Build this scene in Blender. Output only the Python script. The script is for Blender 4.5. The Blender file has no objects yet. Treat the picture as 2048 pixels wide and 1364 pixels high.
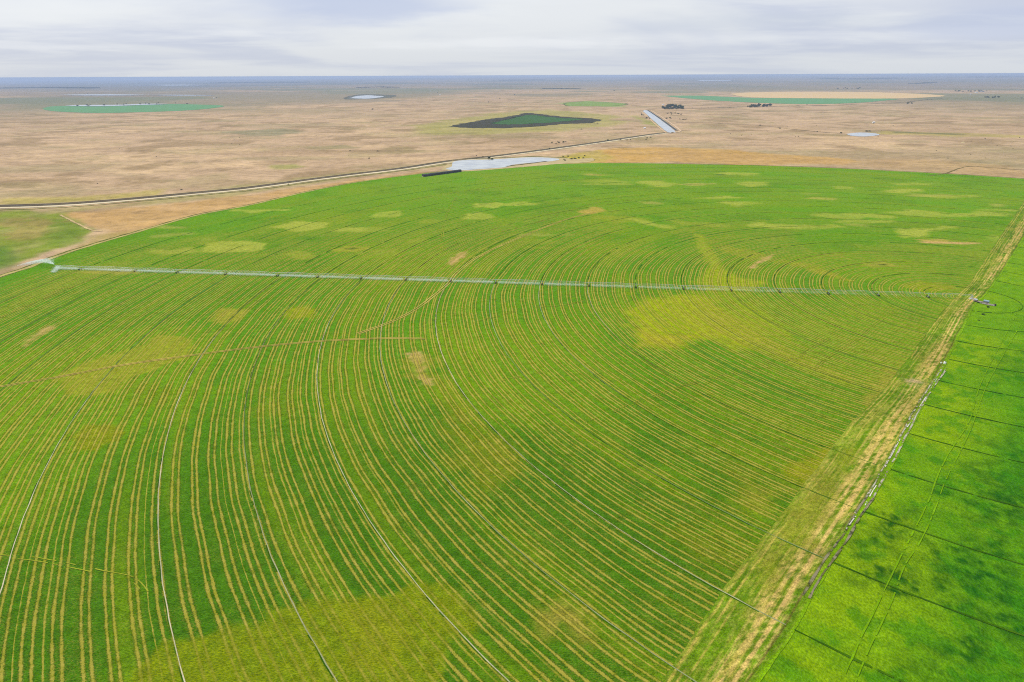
import bpy, bmesh, math, random
import numpy as np
from mathutils import Matrix, Vector

random.seed(7)
S = bpy.context.scene
col = S.collection

# ------------------------------------------------------------------ camera
H = 235.0                       # flying height above the plain, metres
F, ROLL, PITCH = 1255.877, -0.0042471, 0.4002677   # focal length (in 2048ths of the frame width), roll, dip
cp, sp, cr, sr = math.cos(PITCH), math.sin(PITCH), math.cos(ROLL), math.sin(ROLL)
FW = np.array([0, cp, -sp]); UP0 = np.array([0, sp, cp]); RT0 = np.array([1.0, 0, 0])
RT = cr * RT0 + sr * UP0; UP = -sr * RT0 + cr * UP0
cam_d = bpy.data.cameras.new('camera'); cam = bpy.data.objects.new('camera', cam_d); col.objects.link(cam)
cam_d.sensor_width = 36.0; cam_d.lens = F / 2048 * 36.0; cam_d.clip_start = 1.0; cam_d.clip_end = 300000.0
m = Matrix.Identity(4)
for i in range(3):
    m[i][0], m[i][1], m[i][2] = RT[i], UP[i], -FW[i]
m[2][3] = H
cam.matrix_world = m
S.camera = cam

# ------------------------------------------------------------------ exposure, sun, sky
S.view_settings.view_transform = 'Standard'; S.view_settings.look = 'None'
S.view_settings.exposure = 0.0; S.view_settings.gamma = 1.0
S.cycles.volume_bounces = 1
S.cycles.use_denoising = False
S.cycles.filter_width = 1.05
S.cycles.max_bounces = 6
S.cycles.transparent_max_bounces = 16
SUN_EL, SUN_AZ = math.radians(52), math.radians(-60)      # azimuth clockwise from +Y (the way the camera looks)
sun_d = bpy.data.lights.new('sun', 'SUN'); sun_d.energy = 3.3; sun_d.angle = math.radians(12); sun_d.color = (1.0, 0.95, 0.87)
sun = bpy.data.objects.new('sun', sun_d); col.objects.link(sun)
sd = Vector((math.sin(SUN_AZ) * math.cos(SUN_EL), math.cos(SUN_AZ) * math.cos(SUN_EL), math.sin(SUN_EL)))
sun.rotation_euler = sd.to_track_quat('Z', 'Y').to_euler(); sun.location = (0, 0, 400)

W = bpy.data.worlds.new('World'); S.world = W; W.use_nodes = True
nt = W.node_tree; nt.nodes.clear()
def N(nt, typ, **kw):
    n = nt.nodes.new(typ)
    for k, v in kw.items():
        if k == 'inp':
            for kk, vv in v.items(): n.inputs[kk].default_value = vv
        else: setattr(n, k, v)
    return n
def L(nt, a, b): nt.links.new(a, b)
def mathn(nt, op, a, b=None, c=None, clamp=False):
    n = nt.nodes.new('ShaderNodeMath'); n.operation = op; n.use_clamp = clamp
    for i, v in enumerate((a, b, c)):
        if v is None: continue
        if isinstance(v, (int, float)): n.inputs[i].default_value = v
        else: nt.links.new(v, n.inputs[i])
    return n.outputs[0]
def mixc(nt, fac, a, b, mode='MIX'):
    n = nt.nodes.new('ShaderNodeMix'); n.data_type = 'RGBA'; n.blend_type = mode
    for s, v in ((n.inputs[0], fac), (n.inputs[6], a), (n.inputs[7], b)):
        if isinstance(v, (int, float)): s.default_value = v
        elif isinstance(v, tuple): s.default_value = v
        else: nt.links.new(v, s)
    return n.outputs[2]
def ramp(nt, v, a, b, lo=0.0, hi=1.0, smooth=True):
    n = nt.nodes.new('ShaderNodeMapRange')
    if smooth: n.interpolation_type = 'SMOOTHSTEP'
    n.inputs['From Min'].default_value = a; n.inputs['From Max'].default_value = b
    n.inputs['To Min'].default_value = lo; n.inputs['To Max'].default_value = hi
    nt.links.new(v, n.inputs['Value'])
    return n.outputs['Result']
def noise(nt, vec, scale, detail=3.0, rough=0.55, dist=0.0):
    n = nt.nodes.new('ShaderNodeTexNoise'); n.inputs['Scale'].default_value = scale
    n.inputs['Detail'].default_value = detail; n.inputs['Roughness'].default_value = rough; n.inputs['Distortion'].default_value = dist
    nt.links.new(vec, n.inputs['Vector'])
    return n.outputs['Fac']

sky = N(nt, 'ShaderNodeTexSky'); sky.sky_type = 'NISHITA'; sky.sun_disc = False
sky.sun_elevation = SUN_EL; sky.sun_rotation = SUN_AZ; sky.air_density = 1.0; sky.dust_density = 1.5
tc = N(nt, 'ShaderNodeTexCoord')
sep = N(nt, 'ShaderNodeSeparateXYZ'); L(nt, tc.outputs['Generated'], sep.inputs[0])
zc = mathn(nt, 'MAXIMUM', sep.outputs['Z'], 0.0)
den = mathn(nt, 'ADD', zc, 0.07)
px = mathn(nt, 'DIVIDE', sep.outputs['X'], den); py = mathn(nt, 'DIVIDE', sep.outputs['Y'], den)
cb = N(nt, 'ShaderNodeCombineXYZ'); L(nt, px, cb.inputs[0]); L(nt, py, cb.inputs[1])
n1 = noise(nt, cb.outputs[0], 0.20, 5.0, 0.5, 0.6)
mp = N(nt, 'ShaderNodeMapping'); L(nt, cb.outputs[0], mp.inputs['Vector'])
mp.inputs['Scale'].default_value = (0.6, 1.0, 1.0); mp.inputs['Location'].default_value = (3.1, 1.3, 0.0); mp.inputs['Rotation'].default_value = (0, 0, 0.25)
n2 = noise(nt, mp.outputs[0], 0.75, 6.0, 0.6, 0.3)
c1 = ramp(nt, n1, 0.38, 0.56); c2 = ramp(nt, n2, 0.47, 0.66)
GREYBLUE = (6.2, 6.8, 8.6, 1); WHITE = (9.1, 9.4, 9.8, 1); LOWC = (7.3, 7.8, 8.5, 1)
cc = mixc(nt, c1, GREYBLUE, WHITE)
cc = mixc(nt, mathn(nt, 'MULTIPLY', c2, 0.5), cc, (9.6, 9.9, 10.2, 1))
azn = mathn(nt, 'ARCTAN2', sep.outputs['X'], sep.outputs['Y'])
wrp = noise(nt, cb.outputs[0], 0.5, 5.0, 0.6)
def cloud(cc, ppx, w_, h_, colr, amt):
    """a cloud bank or a gap at its own bearing and height in the sky"""
    a0 = math.atan((ppx[0] - 1024) / F); e0 = (150 - ppx[1]) / F * math.cos(a0)
    da = mathn(nt, 'DIVIDE', mathn(nt, 'SUBTRACT', azn, a0), w_ / F); de = mathn(nt, 'DIVIDE', mathn(nt, 'SUBTRACT', sep.outputs['Z'], e0), h_ / F)
    q = mathn(nt, 'ADD', mathn(nt, 'SQRT', mathn(nt, 'ADD', mathn(nt, 'MULTIPLY', da, da), mathn(nt, 'MULTIPLY', de, de))), mathn(nt, 'MULTIPLY', mathn(nt, 'SUBTRACT', wrp, 0.5), 2.6))
    return mixc(nt, ramp(nt, q, 0.15, 1.25, amt, 0.0), cc, colr)
low = ramp(nt, sep.outputs['Z'], 0.0, 0.085, 1.0, 0.0)
cc = mixc(nt, mathn(nt, 'MULTIPLY', low, 0.6), cc, LOWC)
BLU = (5.9, 6.7, 8.9, 1); WHT = (9.7, 10.0, 10.4, 1)
for q_ in (((720, 30), 260, 42, BLU, .75), ((180, 20), 330, 60, WHT, .65), ((1060, 5), 220, 30, WHT, .8), ((520, 76), 130, 12, WHT, .7), ((1040, 98), 260, 11, WHT, .7),
           ((1500, 90), 420, 12, WHT, .4), ((80, 96), 180, 7, WHT, .5), ((1930, 62), 170, 26, BLU, .5), ((1500, 60), 260, 22, (6.9, 7.5, 8.6, 1), .5)):
    cc = cloud(cc, *q_)
skc = mixc(nt, 0.90, sky.outputs[0], cc)
bg = N(nt, 'ShaderNodeBackground'); bg.inputs['Strength'].default_value = 0.092; L(nt, skc, bg.inputs['Color'])
wo = N(nt, 'ShaderNodeOutputWorld'); L(nt, bg.outputs[0], wo.inputs['Surface'])

# ------------------------------------------------------------------ geometry helpers
def g(p):
    """a spot on the plain, from where it shows in the photograph (2048 x 1364)"""
    p = np.atleast_2d(np.asarray(p, float))
    d = ((p[:, 0] - 1024) / F)[:, None] * RT - ((p[:, 1] - 682) / F)[:, None] * UP + FW
    return d[:, :2] / (-d[:, 2:3]) * H
def px_per_m(d): return F / math.hypot(d, H)

def lattice(ix, iy, seed):
    h = (ix.astype(np.int64) * 374761393 + iy.astype(np.int64) * 668265263 + seed * 1442695041) & 0xffffffff
    h = ((h ^ (h >> 13)) * 1274126177) & 0xffffffff
    h = ((h ^ (h >> 16)) * 2246822519) & 0xffffffff
    return ((h >> 8) & 0xffff) / 65535.0
def vn(x, y, s=0):
    ix = np.floor(x); iy = np.floor(y); fx = x - ix; fy = y - iy
    fx = fx * fx * (3 - 2 * fx); fy = fy * fy * (3 - 2 * fy)
    a = lattice(ix, iy, s); b = lattice(ix + 1, iy, s); c = lattice(ix, iy + 1, s); d = lattice(ix + 1, iy + 1, s)
    return (a * (1 - fx) + b * fx) * (1 - fy) + (c * (1 - fx) + d * fx) * fy
def fbm(x, y, scale, oct=4, s=0):
    x = np.asarray(x) / scale; y = np.asarray(y) / scale; v = 0; a = 0.5; t = 0
    for i in range(oct):
        v = v + a * vn(x, y, s + i * 17); t += a; a *= 0.5; x = x * 2.03 + 5.1; y = y * 2.03 + 9.7
    return v / t
def sm(v, a, b):
    t = np.clip((v - a) / (b - a), 0, 1); return t * t * (3 - 2 * t)
def lin(c):
    c = np.asarray(c, float) / 255.0
    return np.where(c <= 0.04045, c / 12.92, ((c + 0.055) / 1.055) ** 2.4)
K = np.array([1.42, 1.42, 1.5])              # how bright a white card on the ground would be under this light
def alb(c): return np.clip(lin(c) / K, 0.002, 0.85)
def alb4(c):
    a = alb(c); return (float(a[0]), float(a[1]), float(a[2]), 1.0)

def poly_sd(X, Y, P):
    """signed distance to polygon, negative inside"""
    P = np.asarray(P); best = np.full(X.shape, 1e18); inside = np.zeros(X.shape, bool)
    for i in range(len(P)):
        ax, ay = P[i]; bx, by = P[(i + 1) % len(P)]
        ex, ey = bx - ax, by - ay; wx, wy = X - ax, Y - ay
        t = np.clip((wx * ex + wy * ey) / (ex * ex + ey * ey + 1e-9), 0, 1)
        best = np.minimum(best, (wx - t * ex) ** 2 + (wy - t * ey) ** 2)
        c = ((ay > Y) != (by > Y)) & (X < ex * (Y - ay) / (ey + 1e-12) + ax)
        inside ^= c
    d = np.sqrt(best)
    return np.where(inside, -d, d)
def ell(cx, cy, rx, ry, rot=0.0):
    t = np.linspace(0, 2 * math.pi, 17)[:-1]; c, s_ = math.cos(rot), math.sin(rot)
    q = np.random.RandomState(int(cx * 7 + cy)).uniform(.55, 1.35, 16); q = (q + np.roll(q, 1)) / 2
    x = np.cos(t) * rx * q; y = np.sin(t) * ry * q
    return np.stack([cx + x * c - y * s_, cy + x * s_ + y * c], 1)

def tag(o, label=None, cat=None, group=None, kind=None):
    if label: o['label'] = label
    if cat: o['category'] = cat
    if group: o['group'] = group
    if kind: o['kind'] = kind
    return o
def mesh_np(name, V, Fc, mat=None, smooth=False):
    V = np.asarray(V, np.float32); Fc = np.asarray(Fc, np.int32); k = Fc.shape[1]
    me = bpy.data.meshes.new(name)
    me.vertices.add(len(V)); me.vertices.foreach_set('co', V.ravel())
    me.loops.add(Fc.size); me.loops.foreach_set('vertex_index', Fc.ravel())
    me.polygons.add(len(Fc)); me.polygons.foreach_set('loop_start', np.arange(0, Fc.size, k, dtype=np.int32))
    me.polygons.foreach_set('loop_total', np.full(len(Fc), k, np.int32))
    if smooth: me.polygons.foreach_set('use_smooth', np.ones(len(Fc), bool))
    me.update(calc_edges=True)
    if mat: me.materials.append(mat)
    return me
def link(name, me, parent=None, loc=None, rotz=0.0):
    o = bpy.data.objects.new(name, me); col.objects.link(o)
    if parent: o.parent = parent
    if loc is not None: o.location = loc
    o.rotation_euler = (0, 0, rotz)
    return o
def grid_faces(nu, nv):
    a = (np.arange(nu - 1)[:, None] * nv + np.arange(nv - 1)[None, :]).ravel()
    return np.stack([a, a + nv, a + nv + 1, a + 1], 1)
def set_col(me, name, C):
    C = np.concatenate([C, np.ones((len(C), 1))], 1).astype(np.float32)
    at = me.color_attributes.new(name, 'FLOAT_COLOR', 'POINT'); at.data.foreach_set('color', C.ravel())
def set_f(me, name, v):
    at = me.attributes.new(name, 'FLOAT', 'POINT'); at.data.foreach_set('value', v.astype(np.float32))

# ------------------------------------------------------------------ materials
def newmat(name):
    mt = bpy.data.materials.new(name); mt.use_nodes = True; t = mt.node_tree; t.nodes.clear()
    b = t.nodes.new('ShaderNodeBsdfPrincipled'); o = t.nodes.new('ShaderNodeOutputMaterial')
    t.links.new(b.outputs[0], o.inputs['Surface'])
    b.inputs['Roughness'].default_value = 0.9; b.inputs['Specular IOR Level'].default_value = 0.0
    return mt, t, b
def pos(t): return t.nodes.new('ShaderNodeNewGeometry').outputs['Position']
def bump(t, b, h, strength, dist):
    n = t.nodes.new('ShaderNodeBump'); n.inputs['Strength'].default_value = strength; n.inputs['Distance'].default_value = dist
    t.links.new(h, n.inputs['Height']); t.links.new(n.outputs[0], b.inputs['Normal'])
def scaled(t, v, sx, sy, rot=0.0):
    n = t.nodes.new('ShaderNodeMapping'); t.links.new(v, n.inputs['Vector'])
    n.inputs['Scale'].default_value = (sx, sy, 1); n.inputs['Rotation'].default_value = (0, 0, rot); return n.outputs[0]
def vmul(t, c, f):
    n = t.nodes.new('ShaderNodeVectorMath'); n.operation = 'SCALE'; t.links.new(c, n.inputs[0]); t.links.new(f, n.inputs['Scale']); return n.outputs[0]
def simple(name, rgb, var=0.25, scale=1.0, rough=0.85, metal=0.0, spec=0.2):
    mt, t, b = newmat(name); p = t.nodes.new('ShaderNodeTexCoord').outputs['Object']
    n = noise(t, p, scale, 3.0)
    f = ramp(t, n, 0.25, 0.75, 1 - var, 1 + var, False)
    rgbn = t.nodes.new('ShaderNodeRGB'); rgbn.outputs[0].default_value = rgb if len(rgb) == 4 else (*rgb, 1)
    t.links.new(vmul(t, rgbn.outputs[0], f), b.inputs['Base Color'])
    b.inputs['Roughness'].default_value = rough; b.inputs['Metallic'].default_value = metal; b.inputs['Specular IOR Level'].default_value = spec
    return mt

PIV = g((1943, 598))[0]                       # the pivot: every rut and every row runs round it
TOWPX = [(161,540),(269,544.5),(354.5,546.5),(454.7,547.9),(558.2,551.2),(637.3,554.3),(722.3,558.2),(811.3,561.5),(900.6,565.4),(991,568),
         (1083.8,571.9),(1177.9,575.2),(1272.3,579.6),(1368.9,583.5),(1465.6,587.4),(1563.9,590.7),(1661.2,593),(1762,596.6),(1863.6,600.5)]
TOW = g(TOWPX)
arm = (TOW[0] - PIV) / np.linalg.norm(TOW[0] - PIV)
TR = sorted(float((t - PIV) @ arm) for t in TOW)          # tower distances from the pivot
ARM_ANG = math.atan2(arm[1], arm[0])
# radius of the ruts as the photo shows them (they bend a little with the lie of the land)
def field_mat():
    mt, t, b = newmat('crop_rows'); P = pos(t)
    za = t.nodes.new('ShaderNodeAttribute'); za.attribute_name = 'zone'
    ra = t.nodes.new('ShaderNodeAttribute'); ra.attribute_name = 'rows'
    off = t.nodes.new('ShaderNodeVectorMath'); off.operation = 'SUBTRACT'; t.links.new(P, off.inputs[0]); off.inputs[1].default_value = (PIV[0], PIV[1], 0)
    mul = t.nodes.new('ShaderNodeVectorMath'); mul.operation = 'MULTIPLY'; t.links.new(off.outputs[0], mul.inputs[0]); mul.inputs[1].default_value = (1, 1, 0)
    ln = t.nodes.new('ShaderNodeVectorMath'); ln.operation = 'LENGTH'; t.links.new(mul.outputs[0], ln.inputs[0]); r = ln.outputs['Value']
    w1 = noise(t, P, 0.012, 1.0); w2 = noise(t, P, 0.10, 2.0)
    rr = mathn(t, 'ADD', r, mathn(t, 'MULTIPLY', mathn(t, 'SUBTRACT', w1, 0.5), 5.0))
    rr = mathn(t, 'ADD', rr, mathn(t, 'MULTIPLY', mathn(t, 'SUBTRACT', w2, 0.5), 0.6))
    u = mathn(t, 'DIVIDE', rr, 10.7)
    fl = mathn(t, 'FLOOR', u); fr = mathn(t, 'FRACT', u)
    wn = t.nodes.new('ShaderNodeTexWhiteNoise'); wn.noise_dimensions = '1D'; t.links.new(fl, wn.inputs['W'])
    sc = t.nodes.new('ShaderNodeSeparateColor'); t.links.new(wn.outputs['Color'], sc.inputs[0])
    j1, j2, j3 = sc.outputs[0], sc.outputs[1], sc.outputs[2]
    def line(c0, jit, amp, w):
        c = mathn(t, 'ADD', mathn(t, 'MULTIPLY', mathn(t, 'SUBTRACT', jit, 0.5), amp), c0)
        d = mathn(t, 'ABSOLUTE', mathn(t, 'SUBTRACT', fr, c))
        d = mathn(t, 'DIVIDE', d, rag)
        return ramp(t, d, w * 0.2, w * 2.0, 1.0, 0.0), ramp(t, d, w, w * 3.4, 1.0, 0.0)
    rag = mathn(t, 'MULTIPLY', ramp(t, noise(t, P, 0.06, 3.0, 0.6), 0.3, 0.7, 0.70, 1.30), ramp(t, noise(t, P, 1.2, 3.0, 0.75), 0.3, 0.7, 0.60, 1.40))
    a1, d1 = line(0.32, j1, 0.10, 0.043); a2, d2 = line(0.66, j2, 0.14, 0.043); a3, d3 = line(0.97, wn.outputs['Value'], 0.20, 0.034)
    a2 = mathn(t, 'MAXIMUM', a2, mathn(t, 'MULTIPLY', a3, ramp(t, j3, 0.35, 0.6, 0.0, 0.75)))
    # break-up of the lines along their length
    brk = noise(t, P, 0.045, 4.0, 0.6); fine = noise(t, P, 1.1, 2.0, 0.7)
    lam = mathn(t, 'MULTIPLY', mathn(t, 'MAXIMUM', mathn(t, 'MULTIPLY', a1, ramp(t, j3, 0, 1, 0.75, 1.1, False)), a2), ramp(t, brk, 0.30, 0.52, 0.45, 1.15))
    lam = mathn(t, 'MULTIPLY', lam, ramp(t, fine, 0.28, 0.60, 0.30, 1.35))
    lam = mathn(t, 'MULTIPLY', lam, ra.outputs['Fac'], clamp=True)
    # thin swaths: broad bands of thinner crop following the rows, with fine straw showing
    cx = t.nodes.new('ShaderNodeCombineXYZ'); t.links.new(mathn(t, 'DIVIDE', rr, 14.0), cx.inputs[0]); t.links.new(mathn(t, 'MULTIPLY', w1, 3.0), cx.inputs[1])
    bandn = noise(t, cx.outputs[0], 1.0, 3.0)
    straw = noise(t, scaled(t, P, 0.8, 2.6, 0.35), 1.3, 3.0, 0.8)
    patchy = noise(t, P, 0.03, 3.0, 0.5)
    st = mathn(t, 'MULTIPLY', ramp(t, straw, 0.50, 0.66), ramp(t, mathn(t, 'ADD', bandn, mathn(t, 'MULTIPLY', patchy, 0.7)), 0.76, 1.0, 0.22, 0.9))
    st = mathn(t, 'MULTIPLY', st, mathn(t, 'MULTIPLY', mathn(t, 'MINIMUM', ra.outputs['Fac'], 1.0), 0.8))
    st = mathn(t, 'MAXIMUM', st, mathn(t, 'MULTIPLY', mathn(t, 'MULTIPLY', ramp(t, straw, 0.47, 0.60), mathn(t, 'MAXIMUM', d1, d2)), mathn(t, 'MULTIPLY', mathn(t, 'MINIMUM', ra.outputs['Fac'], 1.0), 0.5)), clamp=True)
    # grain of the canopy
    g1 = noise(t, scaled(t, P, 0.8, 2.2, 0.35), 0.9, 4.0, 0.75); g2 = noise(t, P, 0.18, 3.0, 0.6)
    f = mathn(t, 'MULTIPLY', ramp(t, g1, 0.30, 0.70, 0.38, 1.64, False), ramp(t, g2, 0.3, 0.7, 0.80, 1.20, False))
    dk = mathn(t, 'MULTIPLY', mathn(t, 'MAXIMUM', d1, d2), mathn(t, 'MULTIPLY', ra.outputs['Fac'], 0.36), clamp=True)
    f = mathn(t, 'MULTIPLY', f, mathn(t, 'SUBTRACT', 1.0, dk))
    base = vmul(t, za.outputs['Color'], f)
    base = mixc(t, ramp(t, g1, 0.42, 0.66), base, mixc(t, 1.0, base, (1.30, 1.07, 1.1, 1), 'MULTIPLY'))
    tan = mixc(t, ramp(t, g2, 0.3, 0.7), alb4((178, 170, 52)), alb4((204, 184, 84)))
    tanz = mixc(t, 0.22, tan, za.outputs['Color'])
    c = mixc(t, mathn(t, 'MULTIPLY', lam, 1.0), base, tanz)
    c = mixc(t, st, c, mixc(t, 0.35, tan, za.outputs['Color']))
    t.links.new(c, b.inputs['Base Color'])
    bump(t, b, mathn(t, 'SUBTRACT', g1, mathn(t, 'MULTIPLY', lam, 0.5)), 0.6, 0.5)
    return mt
def lush_mat():
    mt, t, b = newmat('lush_crop'); P = pos(t)
    za = t.nodes.new('ShaderNodeAttribute'); za.attribute_name = 'zone'
    g1 = noise(t, scaled(t, P, 1.2, 0.9, 0.7), 0.75, 4.0, 0.7); g2 = noise(t, P, 0.12, 4.0, 0.6)
    # faint swath lines across, following the circle
    off = t.nodes.new('ShaderNodeVectorMath'); off.operation = 'SUBTRACT'; t.links.new(P, off.inputs[0]); off.inputs[1].default_value = (PIV[0], PIV[1], 0)
    ln = t.nodes.new('ShaderNodeVectorMath'); ln.operation = 'LENGTH'; t.links.new(off.outputs[0], ln.inputs[0])
    cx = t.nodes.new('ShaderNodeCombineXYZ'); t.links.new(mathn(t, 'DIVIDE', ln.outputs['Value'], 3.2), cx.inputs[0]); t.links.new(mathn(t, 'MULTIPLY', g2, 0.6), cx.inputs[1])
    g3 = noise(t, cx.outputs[0], 1.0, 3.0, 0.6)
    f = mathn(t, 'MULTIPLY', ramp(t, g1, 0.28, 0.72, 0.58, 1.42, False), ramp(t, g2, 0.28, 0.72, 0.84, 1.16, False))
    f = mathn(t, 'MULTIPLY', f, ramp(t, g3, 0.3, 0.7, 0.90, 1.10, False))
    base = vmul(t, za.outputs['Color'], f); base = mixc(t, ramp(t, g1, 0.42, 0.66), base, mixc(t, 1.0, base, (1.18, 1.06, 1.1, 1), 'MULTIPLY'))
    t.links.new(base, b.inputs['Base Color'])
    bump(t, b, g1, 0.8, 0.5)
    return mt
def grass_mat(name='dry_grass', attr=True, rgb=None, var=1.0, fine=0.0):
    mt, t, b = newmat(name); P = pos(t)
    if attr:
        za = t.nodes.new('ShaderNodeAttribute'); za.attribute_name = 'zone'; src = za.outputs['Color']
    else:
        n = t.nodes.new('ShaderNodeRGB'); n.outputs[0].default_value = rgb; src = n.outputs[0]
    a = noise(t, P, 0.35, 4.0, 0.7); c = noise(t, P, 0.045, 4.0, 0.65); d = noise(t, scaled(t, P, 0.5, 1.2, 0.1), 0.012, 4.0, 0.6)
    f = mathn(t, 'MULTIPLY', ramp(t, a, 0.25, 0.75, 1 - 0.26 * var, 1 + 0.26 * var, False), ramp(t, c, 0.3, 0.7, 1 - 0.24 * var, 1 + 0.24 * var, False))
    f = mathn(t, 'MULTIPLY', f, ramp(t, d, 0.3, 0.7, 1 - 0.18 * var, 1 + 0.18 * var, False))
    if fine:
        e = noise(t, P, 1.5, 3.0, 0.75); f = mathn(t, 'MULTIPLY', f, ramp(t, e, 0.3, 0.7, 1 - fine, 1 + fine, False))
    cc = vmul(t, src, f)
    cc = mixc(t, mathn(t, 'MULTIPLY', ramp(t, c, 0.56, 0.70), 0.35 * var), cc, vmul(t, cc, mathn(t, 'ADD', 0.55, mathn(t, 'MULTIPLY', a, 0.2))))
    t.links.new(cc, b.inputs['Base Color'])
    bump(t, b, a, 0.5, 0.4)
    return mt
def water_mat(name, rgb, rough=0.12):
    mt, t, b = newmat(name); P = pos(t)
    n = noise(t, scaled(t, P, 1, 2.0, 0.4), 0.5, 3.0, 0.6)
    c = noise(t, P, 0.03, 3.0)
    t.links.new(mixc(t, ramp(t, c, 0.35, 0.65), (*rgb, 1), (rgb[0] * 1.5, rgb[1] * 1.45, rgb[2] * 1.3, 1)), b.inputs['Base Color'])
    b.inputs['Roughness'].default_value = rough; b.inputs['Specular IOR Level'].default_value = 0.5; b.inputs['IOR'].default_value = 1.33
    bump(t, b, n, 0.08, 0.1)
    return mt
M_FIELD = field_mat(); M_LUSH = lush_mat(); M_GRASS = grass_mat()
M_WATER = water_mat('pond_water', (0.30, 0.33, 0.36))
M_PUDDLE = water_mat('puddle_water', (0.42, 0.40, 0.37), 0.2)

# ------------------------------------------------------------------ the plain
def far_h(x, y):
    d = np.hypot(x, y); az = np.degrees(np.arctan2(x, y))
    w = sm(d, 14000, 60000)
    base = np.interp(az, [-60, -42, -30, -10, 0, 20, 40, 60], [-140, -120, -55, 20, 45, 60, 55, 40])
    return w * (base + 60 * (fbm(x, y, 9000, 4, 5) - 0.5)) + sm(d, 9000, 30000) * 40 * (fbm(x, y, 5000, 4, 9) - 0.5)
az = np.radians(np.concatenate([np.arange(-180, -60, 4.0), np.arange(-60, -46, 0.5), np.arange(-46, 46, 0.14), np.arange(46, 60, 0.5), np.arange(60, 180.1, 4.0)]))
dr = np.concatenate([[0.0, 60, 120], np.geomspace(170, 76000, 500)])
A, D = np.meshgrid(az, dr, indexing='ij')
X = (np.sin(A) * D).ravel(); Y = (np.cos(A) * D).ravel(); Dm = D.ravel()
Cg = np.tile(lin((208, 177, 143)), (len(X), 1))
def blend(Ca, wgt, c): Ca += wgt[:, None] * (lin(c) - Ca)
n_a = fbm(X, Y, 700, 5, 1); n_b = fbm(X, Y * 1.6, 260, 5, 2); n_c = fbm(X, Y, 1600, 4, 3); n_d = fbm(X, Y, 90, 4, 4); n_e = fbm(X, Y, 4200, 4, 8)
blend(Cg, 0.6 * sm(n_a, 0.50, 0.66), (190, 160, 126))
blend(Cg, 0.60 * sm(n_b, 0.52, 0.66), (222, 190, 148))
blend(Cg, 0.75 * sm(fbm(X, Y, 130, 5, 61), 0.56, 0.68), (166, 140, 104))
blend(Cg, 0.3 * sm(fbm(X, Y, 190, 5, 62), 0.60, 0.70), (168, 158, 104))
blend(Cg, 0.60 * sm(n_c, 0.55, 0.70), (181, 160, 122))
blend(Cg, 0.40 * sm(fbm(X, Y * 1.8, 330, 5, 12), 0.60, 0.72), (158, 148, 104))
blend(Cg, 0.50 * sm(n_d, 0.55, 0.75), (178, 150, 118))
blend(Cg, 0.80 * sm(n_e, 0.52, 0.62) * sm(Dm, 3500, 9000), (150, 140, 112))
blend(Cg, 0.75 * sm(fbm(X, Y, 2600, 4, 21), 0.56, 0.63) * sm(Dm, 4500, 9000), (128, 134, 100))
blend(Cg, 0.55 * sm(Dm, 9000, 18000), (120, 122, 112))  # scrub tone painted on far land by distance, so the haze looks bluer
def paint(Ca, Xa, Ya, polypx, c, strength=1.0, soft=10.0, ns=30.0, amp=14.0, seed=0, world=None):
    P = g(polypx) if world is None else world
    lo = P.min(0) - soft * 3 - amp * 2; hi = P.max(0) + soft * 3 + amp * 2
    k = np.where((Xa > lo[0]) & (Xa < hi[0]) & (Ya > lo[1]) & (Ya < hi[1]))[0]
    if not len(k): return k, np.zeros(0)
    d = poly_sd(Xa[k], Ya[k], P) + (fbm(Xa[k], Ya[k], ns, 5, seed) - 0.5) * 3.0 * amp
    w = strength * (1 - sm(d, -soft, soft))
    w = w * (0.78 + 0.22 * sm(fbm(Xa[k], Ya[k], max(5.0, ns * .45), 4, seed + 3), 0.32, 0.58))
    if c is not None: Ca[k] += w[:, None] * (lin(c) - Ca[k])
    return k, w
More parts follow.
